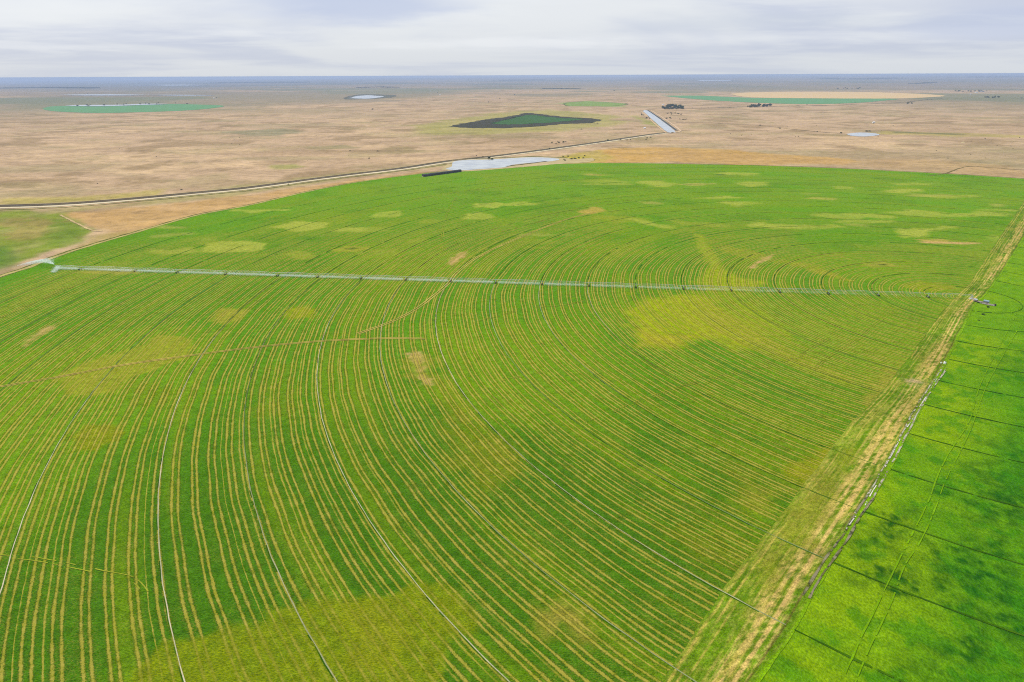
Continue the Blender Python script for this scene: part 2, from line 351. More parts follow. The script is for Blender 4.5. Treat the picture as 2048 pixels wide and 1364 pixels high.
GP = [  # polygon in photo pixels, colour, strength, softness, noise size, noise amplitude
 ([(100,428),(300,412),(520,385),(700,362),(840,343),(880,352),(640,388),(480,420),(330,455),(215,475),(190,462)], (208,168,110), .95, 14, 60, 22),
 ([(190,470),(330,452),(480,418),(560,400),(300,470),(150,525),(0,585),(0,560),(100,520)], (178,158,92), .85, 10, 40, 14),
 ([(-200,424),(0,421),(110,428),(185,463),(150,492),(60,520),(-200,600)], (138,152,54), 1.0, 12, 60, 20),
 ([(20,436),(110,440),(130,462),(60,484),(0,470)], (168,150,86), .85, 16, 30, 30),
 ([(120,440),(160,452),(150,470),(90,478)], (112,140,40), .7, 14, 30, 24),
 ([(-100,500),(0,495),(40,515),(0,540),(-100,560)], (92,128,44), .85, 16, 50, 18),
 ([(110,470),(170,466),(140,486),(90,492)], (118,146,52), .6, 14, 40, 15),
 ([(0,398),(150,396),(320,380),(300,394),(120,409),(0,411)], (186,172,84), .75, 18, 80, 25),
 ([(430,378),(700,345),(880,325),(900,330),(700,356),(460,392),(250,414),(100,424),(100,419),(250,408)], (168,160,98), .7, 14, 60, 18),
 ([(1200,300),(1300,293),(1500,302),(1700,318),(1700,332),(1500,328),(1350,326),(1200,325)], (212,168,92), .9, 30, 120, 50),
 ([(1110,312),(1200,300),(1230,318),(1180,330),(1100,328)], (196,174,80), .8, 14, 50, 20),
 ([(1120,313),(1175,310),(1190,320),(1120,326)], (206,190,70), .7, 10, 40, 20),
 ([(830,255),(900,240),(1000,225),(1100,218),(1230,232),(1240,250),(1120,262),(960,268),(850,266)], (178,172,92), .75, 60, 200, 90),
 ([(1125,205),(1180,202),(1255,208),(1230,213),(1140,213)], (140,170,84), .9, 60, 300, 100),
 ([(1270,232),(1320,248),(1330,258),(1290,248)], (168,170,84), .8, 30, 120, 40),
 ([(440,262),(560,258),(620,264),(560,272),(460,270)], (148,146,110), .75, 30, 120, 50),
 ([(530,331),(600,328),(625,334),(560,340)], (160,164,74), .7, 16, 60, 25),
 ([(600,293),(700,290),(720,296),(640,300)], (158,150,104), .7, 20, 80, 30),
 ([(1760,262),(1900,266),(2100,272),(2100,276),(1900,273),(1760,268)], (188,174,90), .6, 16, 100, 20),
 ([(1785,263),(1930,268),(1950,270),(1790,266)], (120,120,78), .95, 8, 60, 6),
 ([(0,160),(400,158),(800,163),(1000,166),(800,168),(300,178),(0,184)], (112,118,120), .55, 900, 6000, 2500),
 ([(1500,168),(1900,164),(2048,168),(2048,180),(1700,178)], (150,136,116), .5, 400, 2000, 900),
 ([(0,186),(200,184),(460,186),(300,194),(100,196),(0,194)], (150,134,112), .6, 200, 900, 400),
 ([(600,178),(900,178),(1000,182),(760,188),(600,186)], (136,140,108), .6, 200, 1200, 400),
 ([(1300,300),(2048,330),(2048,352),(1800,340),(1600,331),(1350,324)], (200,162,112), .5, 30, 200, 60),
 ([(1890,345),(1950,333),(1990,335),(2048,341),(2048,345),(1960,343),(1910,352)], (205,172,124), .6, 10, 60, 12),
]
for q in GP: paint(Cg, X, Y, q[0], q[1], q[2], q[3], q[4], q[5], seed=len(q[0]))
Zg = far_h(X, Y)
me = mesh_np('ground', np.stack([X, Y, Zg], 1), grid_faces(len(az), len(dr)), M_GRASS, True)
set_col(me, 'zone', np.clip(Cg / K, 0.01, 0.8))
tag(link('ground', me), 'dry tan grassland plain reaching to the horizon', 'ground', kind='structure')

# ------------------------------------------------------------------ strips, sheets
def resample(P, step):
    P = np.asarray(P, float); s = np.r_[0, np.cumsum(np.linalg.norm(np.diff(P, axis=0), axis=1))]
    n = max(2, int(s[-1] / step) + 1); q = np.linspace(0, s[-1], n)
    # Catmull-Rom through the points for a smooth line
    out = []
    for v in q:
        i = min(len(P) - 2, max(0, int(np.searchsorted(s, v, 'right')) - 1)); t = (v - s[i]) / max(1e-6, s[i + 1] - s[i])
        p0 = P[max(0, i - 1)]; p1 = P[i]; p2 = P[i + 1]; p3 = P[min(len(P) - 1, i + 2)]
        out.append(0.5 * ((2 * p1) + (p2 - p0) * t + (2 * p0 - 5 * p1 + 4 * p2 - p3) * t * t + (3 * p1 - p0 - 3 * p2 + p3) * t ** 3))
    return np.array(out)
def normals(C):
    T = np.gradient(C, axis=0); T /= np.linalg.norm(T, axis=1)[:, None] + 1e-9
    return np.stack([-T[:, 1], T[:, 0]], 1)
def ribbon(P, width, z, step=4.0, offset=0.0, wob=0.0, seed=0, profile=None, wvar=0.0):
    """strip along a line; profile = list of (across 0..1, height)"""
    C = resample(P, step); Nn = normals(C); s = np.arange(len(C)) * step
    C = C + Nn * (offset + (fbm(s, s * 0, 14, 3, seed) - 0.5)[:, None] * 2 * wob)
    w = width * (1 + wvar * (fbm(s, s * 0 + 7, 10, 3, seed + 3) - 0.5) * 2)
    prof = profile or [(0, 0), (1, 0)]
    V = []
    for a, h in prof:
        Q = C + Nn * ((a - 0.5) * w)[:, None]
        V.append(np.column_stack([Q, far_h(Q[:, 0], Q[:, 1]) + z + h]))
    V = np.stack(V, 1); n, k = V.shape[:2]
    return V.reshape(-1, 3), grid_faces(n, k)[:, ::-1]
def join(parts):
    Vs, Fs, o = [], [], 0
    for V, Fc in parts: Vs.append(V); Fs.append(np.asarray(Fc) + o); o += len(V)
    return np.concatenate(Vs), np.concatenate(Fs)
def sheet(name, P, z, mat, seed=1, jag=2.0, label=None, cat=None):
    """a flat patch with a worn outline"""
    P = np.asarray(P); P = np.vstack([P, P[:1]]); step = max(2.0, np.linalg.norm(P.max(0) - P.min(0)) / 220)
    C = resample(P, step)[:-1]; Nn = normals(C)
    C = C + Nn * ((fbm(C[:, 0], C[:, 1], step * 4, 4, seed) - 0.5)[:, None] * 2 * jag)
    bm = bmesh.new(); vs = [bm.verts.new((x, y, float(far_h(x, y)) + z)) for x, y in C]
    f = bm.faces.new(vs)
    if f.normal.z < 0 or f.calc_area() and sum((C[i][0] * C[(i + 1) % len(C)][1] - C[(i + 1) % len(C)][0] * C[i][1]) for i in range(len(C))) < 0: f.normal_flip()
    bmesh.ops.triangulate(bm, faces=bm.faces[:])
    me = bpy.data.meshes.new(name); bm.to_mesh(me); bm.free(); me.materials.append(mat)
    return tag(link(name, me), label, cat, kind='structure')

# ------------------------------------------------------------------ the two halves of the pivot circle
EDGE_PX = [(-60,592),(0,556),(60,536),(110,516),(180,493),(300,458),(400,430),(500,411),(620,383),(720,364),(850,347),(925,341),(1000,336),(1100,329),(1190,326.5),(1300,327),(1400,329),(1600,334),(1800,343),(1930,350),(2050,358)]
E_ = g(EDGE_PX); ea = np.unwrap(np.arctan2(E_[:, 1] - PIV[1], E_[:, 0] - PIV[0])); er = np.hypot(*(E_ - PIV).T)
o_ = np.argsort(ea); ea, er = ea[o_], er[o_]
SL = [(2120,300),(2048,405),(1990,490),(1940,568),(1905,602),(1880,630),(1830,702),(1760,792),(1700,852),(1620,960),(1540,1062),(1450,1182),(1380,1290),(1330,1364),(1270,1450)]
SR = [(2200,300),(2090,405),(2045,480),(2000,552),(1975,584),(1945,615),(1905,700),(1868,768),(1815,868),(1757,975),(1700,1060),(1640,1160),(1590,1250),(1515,1364),(1450,1462)]
SLw = g(SL); SRw = g(SR)
def edge_r(th):
    lo, hi = ea[0], ea[-1]
    thw = lo + np.mod(th - lo, 2 * math.pi)
    r = np.interp(thw, ea, er)
    out = thw > hi
    k = np.clip((thw - hi) / (2 * math.pi + lo - hi), 0, 1)
    return np.where(out, er[-1] * (1 - k) + er[0] * k, r)
# direction of the strip edges as bearings from the pivot: up and down
camdir = math.atan2(-PIV[1], -PIV[0])
th = [camdir - math.pi]
while th[-1] < camdir + math.pi:
    d = abs(th[-1] - camdir); th.append(th[-1] + math.radians(0.14 if d < 0.95 else (0.25 if d < 1.9 else 0.5)))
th[-1] = camdir + math.pi; th = np.array(th); rad = np.linspace(0.002, 1, 560)
TH, RD = np.meshgrid(th, rad, indexing='ij'); RR = RD * edge_r(TH)
FX = (PIV[0] + np.cos(TH) * RR).ravel(); FY = (PIV[1] + np.sin(TH) * RR).ravel(); THf = TH.ravel(); RRf = RR.ravel(); RDf = RD.ravel()
# which side of the strip: negative = left (rows), positive = right (lush)
def side(Xa, Ya, line):
    P = line[np.argsort(line[:, 1])]
    return Xa - np.interp(Ya, P[:, 1], P[:, 0], left=None, right=None)
def extrap(line):
    P = line[np.argsort(line[:, 1])]; a = P[0] + (P[0] - P[1]) * 6; b_ = P[-1] + (P[-1] - P[-2]) / np.linalg.norm(P[-1] - P[-2]) * 3000
    return np.vstack([a, P, b_])
SLx, SRx = extrap(SLw), extrap(SRw)
ym_ = np.linspace(-2500, 5000, 3000); midx = np.column_stack([(np.interp(ym_, SRx[:, 1], SRx[:, 0]) + np.interp(ym_, SLx[:, 1], SLx[:, 0])) / 2, ym_])
dside = side(FX, FY, midx)
left = dside < 0
FD = np.hypot(FX, FY)
# --- colours, left half
C1 = np.tile(lin((88, 148, 0)), (len(FX), 1))
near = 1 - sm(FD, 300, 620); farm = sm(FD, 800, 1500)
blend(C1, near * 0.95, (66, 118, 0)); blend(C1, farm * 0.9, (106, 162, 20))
blend(C1, 0.6 * sm(fbm(FX, FY, 160, 4, 31), 0.5, 0.68), (116, 160, 2))
blend(C1, 0.5 * sm(fbm(FX, FY, 70, 4, 32), 0.55, 0.7) * (1 - near), (82, 138, 0))
rowwave = fbm(RRf, THf * 60, 22, 4, 40)
blend(C1, 0.35 * sm(rowwave, 0.5, 0.7), (128, 158, 10))
# crop thins out lower right, towards the strip
k_thin = sm(-dside, 0, 0) * 0
dl = -side(FX, FY, SLx)          # metres left of the strip
blend(C1, 0.10 * (1 - sm(dl, 0, 100)) * sm(fbm(FX, FY, 60, 4, 33), 0.32, 0.6) * (FD < 900), (132, 142, 26))
rows = (1.25 + 1.5 * sm(FD, 330, 600)) * np.ones(len(FX)) * (1 - 0.82 * sm(FD, 830, 1250))
rows *= 1 - 0.75 * sm(fbm(FX, FY, 120, 3, 44), 0.56, 0.72) * sm(FD, 800, 1000)
rows *= 0.55 + 0.45 * sm(np.minimum(1, np.abs(RRf) / 260), 0.2, 1)
rows *= sm(edge_r(THf) - RRf, 10, 60)
# tan swath bands
band = sm(fbm(RRf, RRf * 0 + 3, 30, 3, 50), 0.56, 0.72) * sm(fbm(FX, FY, 120, 3, 51), 0.35, 0.6)
OL, YG, PG, BT = (122,142,2), (164,180,8), (170,184,70), (208,174,116)
FP = [ # polygon, colour, strength, soft, noise size, amplitude, rows kept
 ([(270,1345),(330,1292),(460,1264),(500,1240),(620,1207),(690,1196),(780,1187),(880,1158),(925,1180),(955,1240),(960,1262),(905,1290),(890,1330),(850,1420),(240,1420)], OL, .95, 2.5, 12, 5, .22),
 ([(700,1215),(760,1205),(800,1260),(780,1330),(700,1320)], (136,146,30), .6, 10, 14, 8, .3),
 ([(120,750),(160,735),(215,715),(290,690),(310,672),(345,668),(385,680),(380,705),(345,725),(250,765),(230,785),(160,795),(130,775)], (146,160,38), .95, 4, 20, 9, .25),
 ([(170,850),(250,840),(230,870),(190,905),(150,905),(135,890)], (132,146,18), .9, 4, 14, 8, .3),
 ([(420,625),(445,615),(500,622),(498,638),(470,645),(430,640)], (156,162,48), .9, 4, 20, 8, .3),
 (ell(610,628,36,12), (146,162,20), .9, 5, 20, 8, .3),
 ([(1235,622),(1290,592),(1360,583),(1440,600),(1480,640),(1500,678),(1440,686),(1390,694),(1330,698),(1290,690),(1275,665)], YG, .85, 14, 26, 20, .35),
 ([(1380,584),(1470,584),(1540,622),(1600,690),(1560,690),(1480,650)], (140,168,8), .7, 14, 24, 18, .6),
 ([(1275,660),(1330,668),(1400,672),(1350,692),(1290,690)], (174,170,40), .7, 8, 20, 10, .7),
 ([(1400,566),(1436,538),(1480,552),(1522,566),(1500,584),(1410,584)], (158,176,12), .85, 8, 24, 12, .4),
 ([(1384,462),(1400,470),(1455,545),(1440,556),(1400,500)], (152,174,34), .8, 6, 20, 8, .4),
 ([(1395,600),(1500,640),(1560,690),(1640,735),(1720,765),(1700,772),(1600,740),(1500,700),(1400,640)], (150,162,34), .6, 8, 30, 12, .9),
 (ell(1640,955,62,42,-.6), (146,152,26), .9, 8, 20, 10, .35),
 (ell(1510,980,60,30,.4), (140,146,40), .6, 10, 20, 12, .8),
 (ell(1400,1100,60,30,.5), (134,144,34), .5, 12, 20, 12, .8),
 (ell(470,493,75,9,-.03), PG, .9, 5, 30, 10, .2), (ell(345,503,48,7,-.06), PG, .7, 7, 30, 10, .3), (ell(605,453,52,8), PG, .9, 5, 30, 10, .1),
 (ell(705,460,42,4), PG, .8, 7, 30, 8, .2), (ell(770,430,38,6,-.1), PG, .8, 6, 30, 8, .2), (ell(975,411,32,6), PG, .9, 6, 30, 8, .1),
 (ell(1045,408,36,4), PG, .8, 7, 30, 8, .1), (ell(955,432,28,8), PG, .8, 6, 30, 8, .2), (ell(1315,367,40,6), PG, .85, 8, 40, 12, .1),
 (ell(1475,348,42,3.5), PG, .85, 9, 40, 12, .1), (ell(1505,368,30,6), PG, .8, 9, 40, 12, .1), (ell(1805,382,48,5), PG, .85, 9, 40, 12, .1),
 (ell(1640,397,38,3), (176,176,80), .8, 8, 40, 10, .1), (ell(1440,395,45,4), PG, .8, 8, 40, 10, .1), (ell(1480,407,45,6), PG, .8, 8, 40, 10, .1),
 (ell(1820,368,45,3), PG, .7, 9, 40, 10, .1), (ell(1900,393,60,3), PG, .7, 9, 40, 10, .1), (ell(1210,363,50,4), PG, .6, 12, 40, 12, .1), (ell(1190,350,28,2), (190,180,90), .8, 8, 40, 8, .1),
 (ell(1830,466,40,9), PG, .9, 7, 30, 10, .1), (ell(1700,432,90,6,.02), PG, .7, 8, 30, 12, .2), (ell(1850,428,80,6,.04), PG, .7, 8, 30, 12, .2), (ell(1990,420,50,2,.02), PG, .7, 8, 30, 6, .2),
 (ell(1720,443,60,3), PG, .7, 8, 30, 12, .2), (ell(1600,455,70,5), PG, .6, 9, 30, 12, .3), (ell(1250,440,70,8,.1), (150,166,40), .6, 9, 30, 12, .4), (ell(1310,450,50,6,.2), PG, .7, 9, 30, 12, .4),
 (ell(1185,422,26,6,-.1), (192,172,80), .9, 5, 20, 8, .6), (ell(1900,486,58,3,.03), BT, .9, 4, 16, 4, .1), (ell(1860,481,40,3,.02), (196,172,90), .8, 4, 16, 4, .1),
 ([(893,527),(905,513),(925,504),(938,503),(930,512),(918,522),(903,530)], BT, .85, 4, 9, 5, .3), (ell(1525,522,26,4,-.5), BT, .9, 3, 12, 4, .2), ([(50,690),(70,668),(90,652),(112,648),(108,656),(88,668),(66,684)], BT, .8, 4, 10, 6, .35),
 ([(818,707),(843,704),(848,718),(842,730),(852,748),(866,760),(862,770),(842,768),(836,745),(824,728),(812,722)], BT, .8, 3, 7, 4.5, .35), (ell(838,735,34,24,.3), (170,164,60), .45, 8, 10, 8, .9),
 (ell(1600,528,60,6,.1), (152,162,40), .7, 6, 20, 8, .5), (ell(1650,546,50,5,.25), (164,164,46), .7, 6, 20, 8, .6), (ell(1480,505,50,8,.2), (150,162,38), .6, 6, 20, 8, .6),
 (ell(1760,530,34,5), (160,164,56), .8, 5, 16, 5, .3), (ell(1762,530,12,1.8), (74,96,30), .9, 2, 8, 1.5, .1),
 (ell(703,497,32,6), (158,168,48), .8, 4, 16, 6, .3), (ell(703,497,14,2.2), (82,110,26), .9, 2, 8, 2, .1), (ell(1440,350,12,1.5), (84,120,40), .8, 3, 10, 2, .1),
 (ell(700,452+180,60,14), (116,150,20), .4, 8, 20, 10, .8), (ell(900,800,60,30,.8), (142,152,34), .45, 8, 20, 12, 1.3), (ell(960,900,80,60,.8), (140,146,34), .5, 12, 25, 14, 1.4),
 (ell(1130,1250,60,30,.6), (178,158,70), .6, 6, 12, 8, 1.2), (ell(560,800,50,60,1.0), (120,146,26), .4, 10, 20, 12, 1.4), (ell(300,790,60,30), (118,144,22), .5, 8, 20, 10, 1.3),
 (ell(1780,780,60,30,-.8), (170,156,62), .5, 6, 14, 8, .8), (ell(1870,575,60,9), (156,164,30), .6, 6, 20, 8, .8),
 (ell(1150,330,180,3), (110,160,40), .5, 14, 60, 20, .0), (ell(130,560,110,14,-.3), (124,158,36), .5, 10, 30, 12, .6), (ell(230,545,70,4), (176,172,76), .7, 5, 20, 6, .4),
]
_rs = np.random.RandomState(77)
for _i in range(46):   # small streaky thin spots all over the far half
    _x = _rs.uniform(300, 2000); _y = _rs.uniform(350, 520)
    FP.append((ell(_x, _y, _rs.uniform(14, 60), _rs.uniform(1.2, 3.5) * (1 + (_y - 350) / 170), _rs.uniform(-.12, .1)), [PG, (150,168,50), (176,176,86), (132,164,30)][_i % 4], _rs.uniform(.35, .8), 7, 24, 10, .2))
KR = np.ones(len(FX))
for i, q in enumerate(FP):
    k, w = paint(C1, FX, FY, q[0], q[1], q[2], q[3], q[4], q[5], seed=60 + i)
    KR[k] *= 1 + w * (min(1.5, q[6] + (0.35 if q[6] >= .3 else 0.02)) - 1)
rows = rows * KR + 0.25 * band * (KR > 0.6)
# --- colours, right half
C2 = np.tile(lin((94, 152, 2)), (len(FX), 1)); 
dr_ = side(FX, FY, SRx)
blend(C2, 0.9 * (1 - sm(dr_ + 30 * (fbm(FX, FY, 40, 3, 70) - .5), 18, 95)), (134, 170, 0))
blend(C2, 0.45 * sm(fbm(FX, FY, 34, 5, 71), 0.44, 0.66), (64, 140, 0))
blend(C2, 0.5 * sm(fbm(FX, FY, 9, 4, 72), 0.54, 0.68), (44, 128, 0))
wdark = 0
for poly, st_ in [([(1700,1110),(1740,1090),(1760,1050),(1790,1040),(1800,1100),(1850,1160),(1900,1190),(1880,1240),(1790,1190),(1720,1150)], 1.0),
              ([(1900,940),(1950,900),(1990,870),(2060,850),(2060,1010),(1960,1020),(1910,1000)], .5),
              ([(1890,1060),(1990,1030),(2060,1050),(2100,1300),(1960,1280),(1890,1230)], .8),
              ([(1880,1160),(1960,1230),(2060,1290),(2060,1340),(1940,1260),(1860,1200)], .8),
              ([(1990,720),(2060,690),(2100,760),(2060,790),(2000,770)], .3), ([(2010,640),(2080,620),(2080,650),(2020,655)], .5),
              ([(1920,1010),(2000,1000),(2060,1040),(1990,1060)], .6), ([(1800,1320),(1900,1260),(2000,1300),(1980,1400),(1820,1400)], .45)]:
    k, w = paint(C2, FX, FY, poly, None, st_, 14, 20, 16, seed=80)
    w = w * (0.20 + 0.80 * sm(fbm(FX[k], FY[k], 4.5, 5, 81) + .25 * (fbm(FX[k], FY[k], 24, 3, 82) - .5), 0.36, 0.58))
    w = np.clip(w * 1.05, 0, 1) * (0.6 + 0.4 * sm(fbm(FX[k], FY[k], 2.4, 3, 83), 0.38, 0.56)); C2[k] += w[:, None] * (lin((2, 78, 0)) - C2[k])
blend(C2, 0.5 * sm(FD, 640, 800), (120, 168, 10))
def half(name, mask, Cc, mat, label, extra=None, z=0.25):
    M = mask.reshape(TH.shape); fm = (M[:-1, :-1] & M[1:, :-1] & M[1:, 1:] & M[:-1, 1:]).ravel()
    Fc = grid_faces(*TH.shape)[fm]; used = np.unique(Fc); rm = np.full(len(FX), -1); rm[used] = np.arange(len(used))
    V = np.column_stack([FX[used], FY[used], np.full(len(used), z)])
    me = mesh_np(name, V, rm[Fc], mat, True); set_col(me, 'zone', np.clip(Cc[used] / K, 0.003, 0.7))
    if extra is not None: set_f(me, 'rows', extra[used])
    return tag(link(name, me), label, 'field', kind='structure')
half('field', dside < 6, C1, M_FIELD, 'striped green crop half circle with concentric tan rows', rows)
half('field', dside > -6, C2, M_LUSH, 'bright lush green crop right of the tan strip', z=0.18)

# ------------------------------------------------------------------ bare strip between the halves
ns_, nt_ = 1300, 96
yy = np.linspace(SLx[1, 1] * 1.0, SLx[-2, 1] - 0, ns_)
yy = np.linspace(150, g((2048, 345))[0][1], ns_)
SLx_, SRx_ = np.interp(yy, SLx[:, 1], SLx[:, 0]), np.interp(yy, SRx[:, 1], SRx[:, 0])
tt = np.linspace(-0.03, 1.03, nt_)
BX = SLx_[:, None] + (SRx_ - SLx_)[:, None] * tt[None]; BY = np.repeat(yy[:, None], nt_, 1)
wob = (fbm(BX.ravel(), BY.ravel(), 18, 4, 90) - 0.5).reshape(BX.shape)
edgeL = tt[None] < 0.02; edgeR = tt[None] > 0.98
BXw = BX + wob * 3.0 * sm(np.abs(tt[None] - .5), .30, .5)
across = ((BX - SLx_[:, None])).ravel(); along = (BY * 1.15).ravel(); T_ = np.repeat(tt[None], ns_, 0).ravel()
SRW = np.repeat((SRx_ - SLx_)[:, None], nt_, 1).ravel()
CB = np.tile(lin((112, 148, 20)), (len(across), 1))
strk = fbm(across, along * 0.05, 2.0, 4, 91); strk2 = fbm(across, along * 0.05, 6, 4, 92); pat = fbm(across, along, 22, 5, 93); grain = fbm(across, along, 2.2, 4, 94)
midw = sm(T_, 0.36, 0.56) * (1 - sm(T_, 0.84, 0.93))
blend(CB, 0.55 * sm(pat, 0.40, 0.6), (142, 152, 40))
blend(CB, (0.22 + 0.7 * midw) * sm(strk2 + 0.6 * (pat - .5), 0.46, 0.60), (188, 172, 78))
blend(CB, (0.12 + 0.7 * midw) * sm(strk + 0.3 * (pat - .5), 0.56, 0.68), (204, 178, 98))
blend(CB, 0.85 * sm(1 - strk, 0.52, 0.64), (96, 134, 12))
for c0, w0, c_, a_ in ((0.61, 0.028, (222, 190, 112), .95), (0.74, 0.034, (220, 186, 112), .95), (0.52, .02, (206, 182, 96), .7), (0.40, 0.022, (196, 176, 88), .6), (0.13, .018, (198, 180, 84), .9), (0.03, .022, (196, 178, 82), .85), (0.22, .016, (192, 174, 80), .7), (0.675, .015, (100, 134, 16), .8), (.895, .018, (92, 84, 34), .75)):
    dd = np.abs(T_ - c0 - 0.045 * (fbm(along, along * 0, 80, 3, int(c0 * 100)) - .5)); blend(CB, a_ * (1 - sm(dd, w0 * .4, w0 * 1.3)) * sm(fbm(across, along * .3, 9, 3, int(c0 * 90)), .30, .48), c_)
blend(CB, 0.9 * sm(grain, .52, .70) * (0.15 + 0.35 * midw), (220, 196, 112))
blend(CB, 0.7 * sm(1 - grain, .54, .70), (94, 128, 18))
blend(CB, 0.95 * sm(T_ + 0.12 * (pat - .5), 0.93, 0.985), (126, 170, 8))
k, w = paint(CB, BXw.ravel(), BY.ravel(), [(1560,1050),(1640,960),(1700,900),(1690,950),(1630,1050),(1580,1130),(1540,1170),(1520,1120)], (140,146,34), .7, 8, 16, 10, seed=95)
k, w = paint(CB, BXw.ravel(), BY.ravel(), ell(1826, 762, 20, 7), (204,176,136), .8, 4, 6, 5, seed=96)
me = mesh_np('path', np.column_stack([BXw.ravel(), BY.ravel(), np.full(BX.size, 0.38)]), grid_faces(ns_, nt_), grass_mat('strip_soil', True, fine=0.55), True)
set_col(me, 'zone', np.clip(CB / K, 0.003, 0.7))
tag(link('path', me), 'worn tan grass strip between the two green half circles', 'path', kind='structure')

# ------------------------------------------------------------------ wheel ruts of the machine, full circles
def rut_mat(name, a, b_, rough, wet):
    mt, t, b = newmat(name); P = pos(t)
    n = noise(t, P, 0.05, 4.0, 0.6); f = noise(t, P, 1.2, 3.0, 0.7)
    if a is None:
        za = t.nodes.new('ShaderNodeAttribute'); za.attribute_name = 'zone'; c = za.outputs['Color']
    else: c = mixc(t, ramp(t, n, 0.38, 0.60), alb4(a), alb4(b_))
    c = vmul(t, c, ramp(t, f, 0.25, 0.75, 0.72, 1.28, False))
    t.links.new(c, b.inputs['Base Color'])
    t.links.new(ramp(t, n, 0.4, 0.6, 0.8, rough), b.inputs['Roughness']); b.inputs['Specular IOR Level'].default_value = wet
    return mt
M_RUTL = rut_mat('rut_wet', (120,128,84), (206,206,196), 0.35, 0.5)
M_RUTD = rut_mat('rut_dark', (50,92,8), (76,118,12), 0.9, 0.0)
M_RUTM = rut_mat('rut_mid', (92,118,40), (160,166,128), 0.5, 0.4)
def arc(R, a0, a1, step=4.0):
    n = max(3, int(abs(a1 - a0) * R / step)); t = np.linspace(a0, a1, n)
    return np.column_stack([PIV[0] + np.cos(t) * R, PIV[1] + np.sin(t) * R])
# fitted radii of the ruts that show plainly, outermost first
FITR = [3.77327, 3.47614, 3.26035, 3.02919, 2.79551, 2.56243, 2.31788, 2.08071, 1.83728]
RUTS = sorted([r for r in TR if r / H < 1.7 or r / H > 3.95] + [r * H for r in FITR])
strip_dir = math.atan2(*(g((1600, 1200))[0] - PIV)[::-1])
def drop(Fc, keep, seed, size=3.0):
    i = np.arange(len(Fc)); return Fc[fbm(i, i * 0 + seed, size, 3, seed) < 0.30 + 0.4 * keep]
def img_y(P):
    d = np.column_stack([P, np.full(len(P), -H)]); return 682 - F * (d @ UP) / (d @ FW)
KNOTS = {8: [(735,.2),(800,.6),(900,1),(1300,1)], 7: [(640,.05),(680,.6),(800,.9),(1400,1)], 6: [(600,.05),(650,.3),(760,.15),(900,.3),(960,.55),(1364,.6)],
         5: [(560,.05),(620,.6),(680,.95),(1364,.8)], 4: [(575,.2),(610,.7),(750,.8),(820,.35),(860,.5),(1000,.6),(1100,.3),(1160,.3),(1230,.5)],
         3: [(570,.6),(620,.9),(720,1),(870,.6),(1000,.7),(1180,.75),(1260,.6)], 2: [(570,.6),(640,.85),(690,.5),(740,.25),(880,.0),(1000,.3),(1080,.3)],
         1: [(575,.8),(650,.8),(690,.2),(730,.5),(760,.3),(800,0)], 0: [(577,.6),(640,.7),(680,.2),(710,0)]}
M_RUT = rut_mat('rut_soil_glare', None, None, 0.6, 0.05)
strip_dir = math.atan2(*(g((1600, 1200))[0] - PIV)[::-1])
aL0 = ARM_ANG % (2 * math.pi); aS = strip_dir % (2 * math.pi)
DK = lin((74, 112, 10)); PL = lin((214, 206, 172))  # PL puts the sky's glare on the wet ruts into the colour
for i, R in enumerate(RUTS):
    n_in = len([r for r in RUTS if r / H < 1.7]); kn = KNOTS.get(i - n_in)
    P = arc(R, aL0 + 0.004, aS, 3.0); w0 = 0.62
    V, Fc = ribbon(P, 0.50 if kn else 0.5, 0.46, 3.0, wob=0.35, seed=i, wvar=0.5); Q = V.reshape(-1, 2, 3)[:, 0, :2]
    s_ = np.arange(len(Q)) * 3.0
    if not kn: Fc = Fc[side(V[Fc[:, 0], 0], V[Fc[:, 0], 1], SLx) < 4]
    if kn:
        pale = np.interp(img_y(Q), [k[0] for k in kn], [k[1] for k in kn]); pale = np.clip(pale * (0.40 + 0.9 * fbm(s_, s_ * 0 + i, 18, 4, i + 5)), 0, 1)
    else: pale = 0.10 * fbm(s_, s_ * 0 + i, 30, 3, i + 5)
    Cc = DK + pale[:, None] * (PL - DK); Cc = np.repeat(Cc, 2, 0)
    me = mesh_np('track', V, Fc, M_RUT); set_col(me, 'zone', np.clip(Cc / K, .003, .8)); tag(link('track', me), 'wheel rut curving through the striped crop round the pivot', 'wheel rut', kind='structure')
    if kn:
        V, Fc = ribbon(arc(R + .6, aL0 + .004, aS), 0.5, 0.42, 4.0, wob=0.35, seed=i, wvar=0.8); Fc = drop(Fc, .45, i)  # narrow broken dark line along the outer side of the rut
        tag(link('track', mesh_np('track', V, Fc, M_RUTD)), 'dark broken line beside the wheel rut', 'wheel rut', kind='structure')
    V, Fc = ribbon(arc(R, aS, aS + math.pi * 0.98), 1.0, 0.46, 2.0, wob=0.25, seed=i + 40, wvar=0.9); Fc = drop(Fc, 1.15, i, 2.0); Fc = Fc[side(V[Fc[:, 0], 0], V[Fc[:, 0], 1], SRx) > -1]  # crop gap and the shadow in it, painted as one dark ribbon
    tag(link('track', mesh_np('track', V, Fc, M_RUTD)), 'dark wheel rut crossing the lush right field', 'wheel rut', kind='structure')
    if R < er.min():
        V, Fc = ribbon(arc(R, aS + math.pi * 0.98, aL0 + 2 * math.pi - 0.004), 0.95, 0.46, 4.0, wob=0.3, seed=i + 80, wvar=0.8); Fc = drop(Fc, .75, i, 5.0)
        tag(link('track', mesh_np('track', V, Fc, M_RUTD)), 'faint wheel rut in the crop beyond the machine', 'wheel rut', kind='structure')

